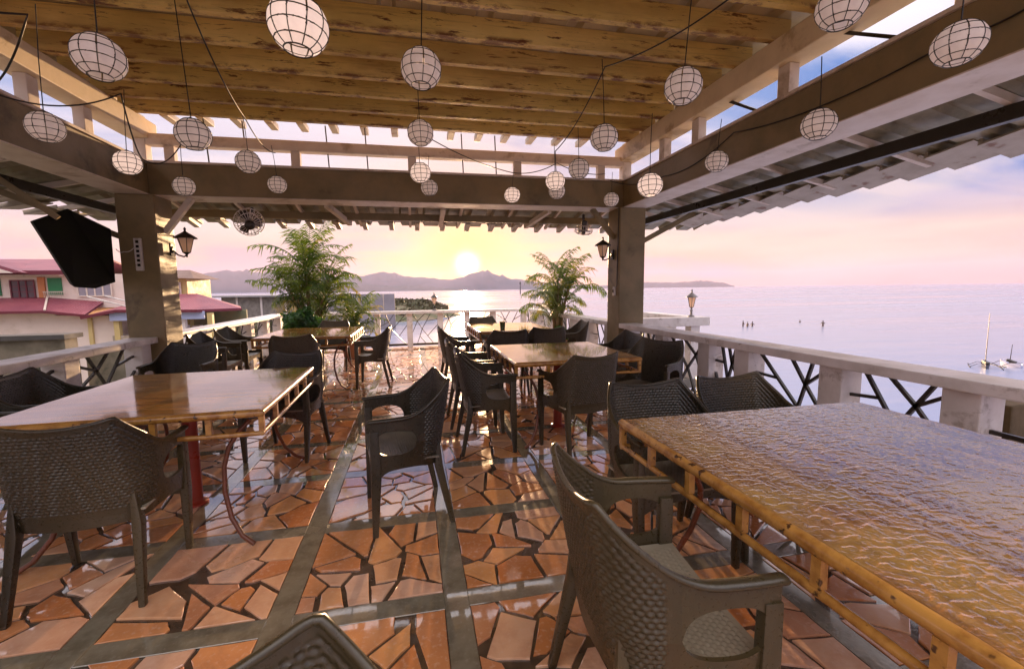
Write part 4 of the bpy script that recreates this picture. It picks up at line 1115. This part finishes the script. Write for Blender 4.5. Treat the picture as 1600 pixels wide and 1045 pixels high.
gable_roof(H1, -28.2, -19.9, 30.3, 38.7, 2.62, 3.55, hip=.2)
# little gable over the middle
m = MB(); m.add([(-25.6,29.9,2.60),(-23.7,29.9,3.30),(-21.8,29.9,2.60),(-25.6,32.5,2.60),(-23.7,34.5,3.34),(-21.8,32.5,2.60)], [(0,1,4,3),(1,2,5,4),(0,2,1),(0,3,5,2)]); m.build('gable', ROOF, H1)
m = MB(); m.add([(-25.1,29.86,2.58),(-23.7,29.86,3.12),(-22.3,29.86,2.58),(-25.1,29.89,2.58),(-23.7,29.89,3.12),(-22.3,29.89,2.58)], [(0,2,1),(3,4,5),(0,1,4,3),(1,2,5,4),(2,0,3,5)]); m.build('gable_face', WALL, H1)
m = MB(); m.add([(-24.0,29.83,2.62),(-23.55,29.83,2.98),(-23.0,29.83,2.62),(-24.0,29.85,2.62),(-23.55,29.85,2.98),(-23.0,29.85,2.62)], [(0,2,1),(3,4,5),(0,1,4,3),(1,2,5,4),(2,0,3,5)]); m.build('gable_vent', GLASSD, H1)
hbox('cornice', (-28, 30.6, 2.40), (-20.6, 30.999, 2.59), MAT['soffit'], H1)
for x0, x1 in ((-24.72,-23.80), (-21.45,-20.75)): hbox('balcony_recess', (x0, 30.93, 1.30), (x1, 30.99, 2.32), GREEN, H1)
for x in (-24.98, -21.75): hbox('orange_pilaster', (x-.17, 30.88, 1.16), (x+.17, 30.99, 2.38), ORANGE, H1)
window(H1, -26.6, -25.75, 1.2, 2.1, 30.96, GLASSG, 3, 1); window(H1, -23.25, -22.15, 1.2, 2.15, 30.96, GLASSD, 3, 2)
window(H1, -19.9, -18.2, 1.25, 1.95, 30.96, GLASSG, 4, 0, MAT['soffit'])
m = MB()
for k in range(12): m.box((-21.6+k*.1-.01, 30.80, 1.16), (-21.6+k*.1+.01, 30.82, 1.48))
m.box((-21.65,30.79,1.48),(-20.45,30.83,1.52)); m.build('balcony_rail', MAT['soffit'], H1)
# lower block with long maroon roof
hbox('wall', (-30, 30.0, G), (-20.6, 38, .40), WALL, H1); hbox('wall', (-20.599, 30.0, G), (-19.001, 31, .10), WALL, H1)
m = MB()
m.add([(-30.5,29.3,.42),(-20.6,29.3,.42),(-18.7,29.3,.16),(-30.5,31.1,1.22),(-21.6,31.1,1.22),(-18.7,31.1,.90)], [(0,1,4,3),(1,2,5,4)]); 
m.add([(-30.5,29.3,.30),(-20.6,29.3,.30),(-18.7,29.3,.04),(-30.5,31.1,1.1),(-21.6,31.1,1.1),(-18.7,31.1,.78)], [(3,4,1,0),(4,5,2,1)]); rf = m.build('roof', ROOF, H1)
m = MB(); m.bar((-30.5,29.26,.36),(-20.6,29.26,.36),.06,.14); m.bar((-20.6,29.26,.36),(-18.7,29.26,.10),.06,.14); m.build('fascia', MAROON, rf)
m = MB(); m.bar((-21.6,31.05,1.27),(-20.6,29.28,.46),.09,.05); m.build('hip_cap', MAT['soffit'], rf)
H2 = empty('garden_pavilion', (0,0,0)); tag(H2, 'low open-sided restaurant pavilion with maroon roof behind the left pillar', 'pavilion')
hbox('wall', (-19.0, 30.0, G), (-17.7, 34, .05), WALL, H2); hbox('drain_pipe', (-18.95, 29.85, G), (-18.75, 29.99, .05), YEL, H2)
m = MB(); c_ = [(-18.9,29.3,.02),(-17.1,29.3,.38),(-12.9,29.3,.30),(-11.2,31.5,.28),(-12.9,36,.3),(-18.9,36,.3)]; ap = [(-16.2,32.5,1.25),(-14.2,32.5,1.28)]
V = c_+ap; m.add(V, [(0,1,6),(1,2,7,6),(2,3,7),(3,4,7),(4,5,6,7),(5,0,6)]); m.add([(a,b_,z-.1) for a,b_,z in V], [(6,1,0),(6,7,2,1),(7,3,2),(7,4,3),(7,6,5,4),(6,0,5)]); rf = m.build('roof', ROOF, H2)
m = MB(); 
for a, b_ in zip(c_[:4], c_[1:4]): m.bar((a[0],a[1]-.03,a[2]-.05), (b_[0],b_[1]-.03,b_[2]-.05), .06, .16)
m.build('fascia', MAROON, rf); hbox('awning', (-17.6, 29.5, -.25), (-12.6, 29.6, .22), AWN, H2)
for x in (-17.4, -15.6, -13.9, -12.4): hbox('column', (x-.14, 29.7, G), (x+.14, 29.98, .10), YEL if x != -13.9 else WHITEW, H2)
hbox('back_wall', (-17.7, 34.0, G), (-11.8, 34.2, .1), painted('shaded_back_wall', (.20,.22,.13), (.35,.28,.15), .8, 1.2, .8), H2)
hbox('parapet', (-17.69, 29.75, G), (-11.9, 29.95, -1.15), painted('stone_parapet', (.45,.38,.30), (.25,.2,.14), .8, 3, .8, .4), H2)
for k in range(10):
    r = random.Random(k); x = -17.0+k*.5; tb = hbox('table_cloth', (x, 31+k % 3*.6, -1.2), (x+.45, 31.4+k % 3*.6, -.75-.1*(k % 2)), WHITEW, H2)
H3 = empty('tower_house', (0,0,0)); tag(H3, 'tall narrow yellow-lit house corner with brown eaves right of the left pillar', 'house')
hbox('wall', (-17.4, 33.5, G), (-15.2, 37, 2.35), YEL, H3)
m = MB(); m.add([(-18.0,32.9,2.40),(-14.5,32.9,2.30),(-15.6,35,2.95),(-18.0,35,2.95),(-14.5,37.2,2.3),(-18.0,37.2,2.4)], [(0,1,2,3),(1,4,2),(2,4,5,3),(0,3,5),(1,0,5,4)]); m.build('roof', painted('brown_roof', (.18,.10,.07), None, .6, 1), H3)
window(H3, -16.2, -15.6, 1.2, 2.0, 33.46, GLASSG, 2, 1, MAT['soffit'])
# grey sea-wall sheds far behind
S1 = empty('shed', (0,0,0)); tag(S1, 'long low grey concrete shed beyond the left railing', 'shed')
hbox('wall', (-33, 84, G), (-17.5, 92, .45), MAT['concrete'], S1); hbox('roof', (-34, 83, .451), (-17.0, 93, .74), painted('grey_roof', (.33,.32,.34), None, .7, 1), S1)
for x in (-30.5, -26.6, -22.6, -19): hbox('pier', (x-.15, 83.8, G), (x+.15, 83.999, .45), WHITEW, S1)
S2 = empty('sea_wall', (0,0,0)); tag(S2, 'grey block wall ending in the sea right of the left palm', 'wall')
GB = painted('grey_block', (.27,.25,.27), (.2,.18,.2), .8, .5, .6)
for k in range(6): hbox('wall_panel', (-16.9+k*2.2, 88, G-1), (-16.9+k*2.2+2.16, 88.5, .70-.01*k), GB, S2)
# mossy parapet of the roof next door at far left
N1 = empty('parapet', (0,0,0)); tag(N1, 'low dark mossy parapet of the roof next door, left of the near railing', 'wall')
MOSS = painted('mossy_concrete', (.20,.17,.12), (.10,.09,.06), .85, 2.5, .9, .5, stain=(.04,.045,.03), stain_scale=1.3)
hbox('wall', (-16, 12.0, -6.0), (-8.12, 12.4, .30), MOSS, N1); hbox('coping', (-16, 11.9, .301), (-8.05, 12.5, .41), painted('dark_coping', (.07,.065,.06), None, .8, 3), N1)
hbox('wall', (-8.11, 12.6, -6), (-5.6, 13.0, -.05), MOSS, N1)
for i in range(2):
    m = MB(); m.tube([(-6.05+i*.28, 9.6, 1.30+i*.01), (-5.05+i*.2, 9.9, .92+i*.06)], .014, 6)
    tag(m.build('pole', MAT['white']), ('thin white pole slanting below the loudspeaker, upper of two', 'thin white pole slanting below the loudspeaker, lower of two')[1-i], 'pole')
# brown piling just outside the sea-side railing
m = MB(); m.bar((3.42,1.84,-1.5), (3.36,1.84,.66), .16, .16); tag(m.build('piling', painted('old_brown_timber', (.12,.08,.035), (.06,.045,.02), .8, 6, .8, .5), bevel=.01), 'square brown timber post outside the railing at the right edge', 'post')

# ------------------------------------------------------------------ sea life: bathers, boats, marker
def skin_person(name, loc, rz, lab, arms, depth, top_col):
    root = empty(name, loc, rz); tag(root, lab, 'person')
    me = bpy.data.meshes.new('body'); z0 = -.2
    V = [(0,0,.95-depth+0),(0,0,1.15-depth),(0,0,1.38-depth),(0,0,1.50-depth),(0,.01,1.62-depth),(0,.01,1.72-depth)]
    Rr = [(.15,.11),(.14,.10),(.17,.10),(.055,.055),(.085,.095),(.06,.07)]
    E = [(0,1),(1,2),(2,3),(3,4),(4,5)]
    for s in (-1, 1):
        a = len(V); V += [(s*.19,0,1.40-depth),(s*(.26+arms*.12),.05,1.13-depth+arms*.12),(s*(.24+arms*.2),.14,.92-depth+arms*.3)]; Rr += [(.055,.055),(.04,.04),(.032,.032)]; E += [(2,a),(a,a+1),(a+1,a+2)]
        a = len(V); V += [(s*.09,0,.88-depth),(s*.10,.02,.48-depth),(s*.10,0,.08-depth)]; Rr += [(.085,.085),(.06,.06),(.045,.045)]; E += [(0,a),(a,a+1),(a+1,a+2)]
    me.from_pydata(V, E, []); o = link('body', me, root); md = o.modifiers.new('skin', 'SKIN'); 
    for i, q in enumerate(Rr): me.skin_vertices[0].data[i].radius = q
    me.skin_vertices[0].data[0].use_root = True
    o.modifiers.new('sub', 'SUBSURF').levels = 1; o.modifiers['sub'].render_levels = 1
    me.materials.append(painted('bather_skin', (.10,.055,.04), None, .5, 5, .3, 0))
    m = MB(); m.lathe([(.0,.13),(.07,.12),(.10,.06),(.095,.0),(.07,-.02)], 12, (0, -.01, 1.64-depth)); m.build('hair', MAT['black'], root, smooth=True)
skin_person('person', (60.7,70.7,SEA), R(200), 'bather standing waist-deep, tallest and leftmost of the three in a row', .2, .62, 0)
skin_person('person', (61.5,70.5,SEA), R(170), 'bather in the middle of the three standing in the shallow sea', .0, .85, 0)
skin_person('person', (63.0,71.0,SEA), R(150), 'bather at the right end of the row of three in the sea', .3, .85, 0)
skin_person('person', (78.6,75.7,SEA), R(180), 'swimmer with only head and shoulders above water, between the three bathers and the lone one', .0, 1.30, 0)
skin_person('person', (73.7,66.1,SEA), R(120), 'lone dark bather standing in the sea right of the others', .4, .60, 0)
def boat(loc, rz, lab, hullmat, mast=4.9, L=2.6, lean=.1):
    root = empty('sailboat', loc, rz); tag(root, lab, 'boat'); m = MB(); n = 12; pts = []; fs = []
    for i in range(n+1):
        t = i/n; x = (t-.5)*L; w = .28*math.sin(PI*(.06+.88*t))**.6; h = .30+.18*(2*t-1)**2
        pts += [(x,-w,h),(x,-w*.6,-.08),(x,w*.6,-.08),(x,w,h),(x,w*.85,h-.03),(x,0,.06),(x,-w*.85,h-.03)]
    for i in range(n):
        for k in range(7): fs.append((7*i+k, 7*i+(k+1) % 7, 7*i+7+(k+1) % 7, 7*i+7+k))
    fs += [tuple(range(7))[::-1], tuple(7*n+k for k in range(7))]; m.add(pts, fs); m.build('hull', hullmat, root, smooth=True)
    m = MB(); m.tube([(.2,0,.1),(.2+lean*mast,0,mast)], [.035,.018], 8); m.build('mast', MAT['dark_metal'], root, smooth=True)
    for s in (-1, 1):
        m = MB(); m.tube([(-1.1,s*1.0,.03),(-.6,s*1.02,.0),(.6,s*1.02,.0),(1.2,s*1.0,.08)], .04, 7); m.build('outrigger', MAT['lamp_metal'], root, smooth=True)
    for x in (-.6, .7):
        m = MB(); m.tube([(x,-1.02,.02),(x,-.5,.36),(x,0,.42),(x,.5,.36),(x,1.02,.02)], .022, 6); m.build('crossbeam', MAT['lamp_metal'], root)
    m = MB(); m.bar((-.3,-.12,.34),(.3,.12,.52),.3,.24); m.build('bundled_sail', MAT['dark_metal'], root, bevel=.05)
boat((51.1,29.5,SEA), R(35), 'small outrigger sailboat with a bare leaning mast moored at right', painted('dark_hull', (.05,.06,.09), None, .5, 2), 4.9, 2.6, .10)
boat((53.9,29.3,SEA), R(60), 'small pale blue boat at the extreme right edge of the sea', painted('pale_hull', (.45,.48,.66), None, .5, 2), 2.0, 2.4, -.05)
mk = empty('channel_marker', (148.2, 600, SEA)); tag(mk, 'thin channel marker pole far out in the bay before the hills', 'marker')
m = MB(); m.tube([(0,0,0),(0,0,14)], [.8,.5], 8); m.build('pole', MAT['lamp_metal'], mk); m = MB(); m.lathe([(1.1,14),(1.1,16),(0,18)], 10); m.build('beacon', MAT['lamp_metal'], mk)

# ------------------------------------------------------------------ haze
HAZE = 0.95e-4
if HAZE:
    m = MB(); m.box((-8600,-600,SEA-3), (8600,8600,330)); hz = m.mesh('haze', None)
    mt = bpy.data.materials.new('haze_air'); mt.use_nodes = True; nt = mt.node_tree; nt.nodes.clear()
    ou = nt.nodes.new('ShaderNodeOutputMaterial'); pvn = nt.nodes.new('ShaderNodeVolumePrincipled')
    pvn.inputs['Density'].default_value = HAZE; pvn.inputs['Color'].default_value = (.76,.66,1.0,1); pvn.inputs['Anisotropy'].default_value = .0
    nt.links.new(pvn.outputs[0], ou.inputs['Volume']); hz.materials.append(mt); o = link('haze', hz); tag(o, kind='stuff')
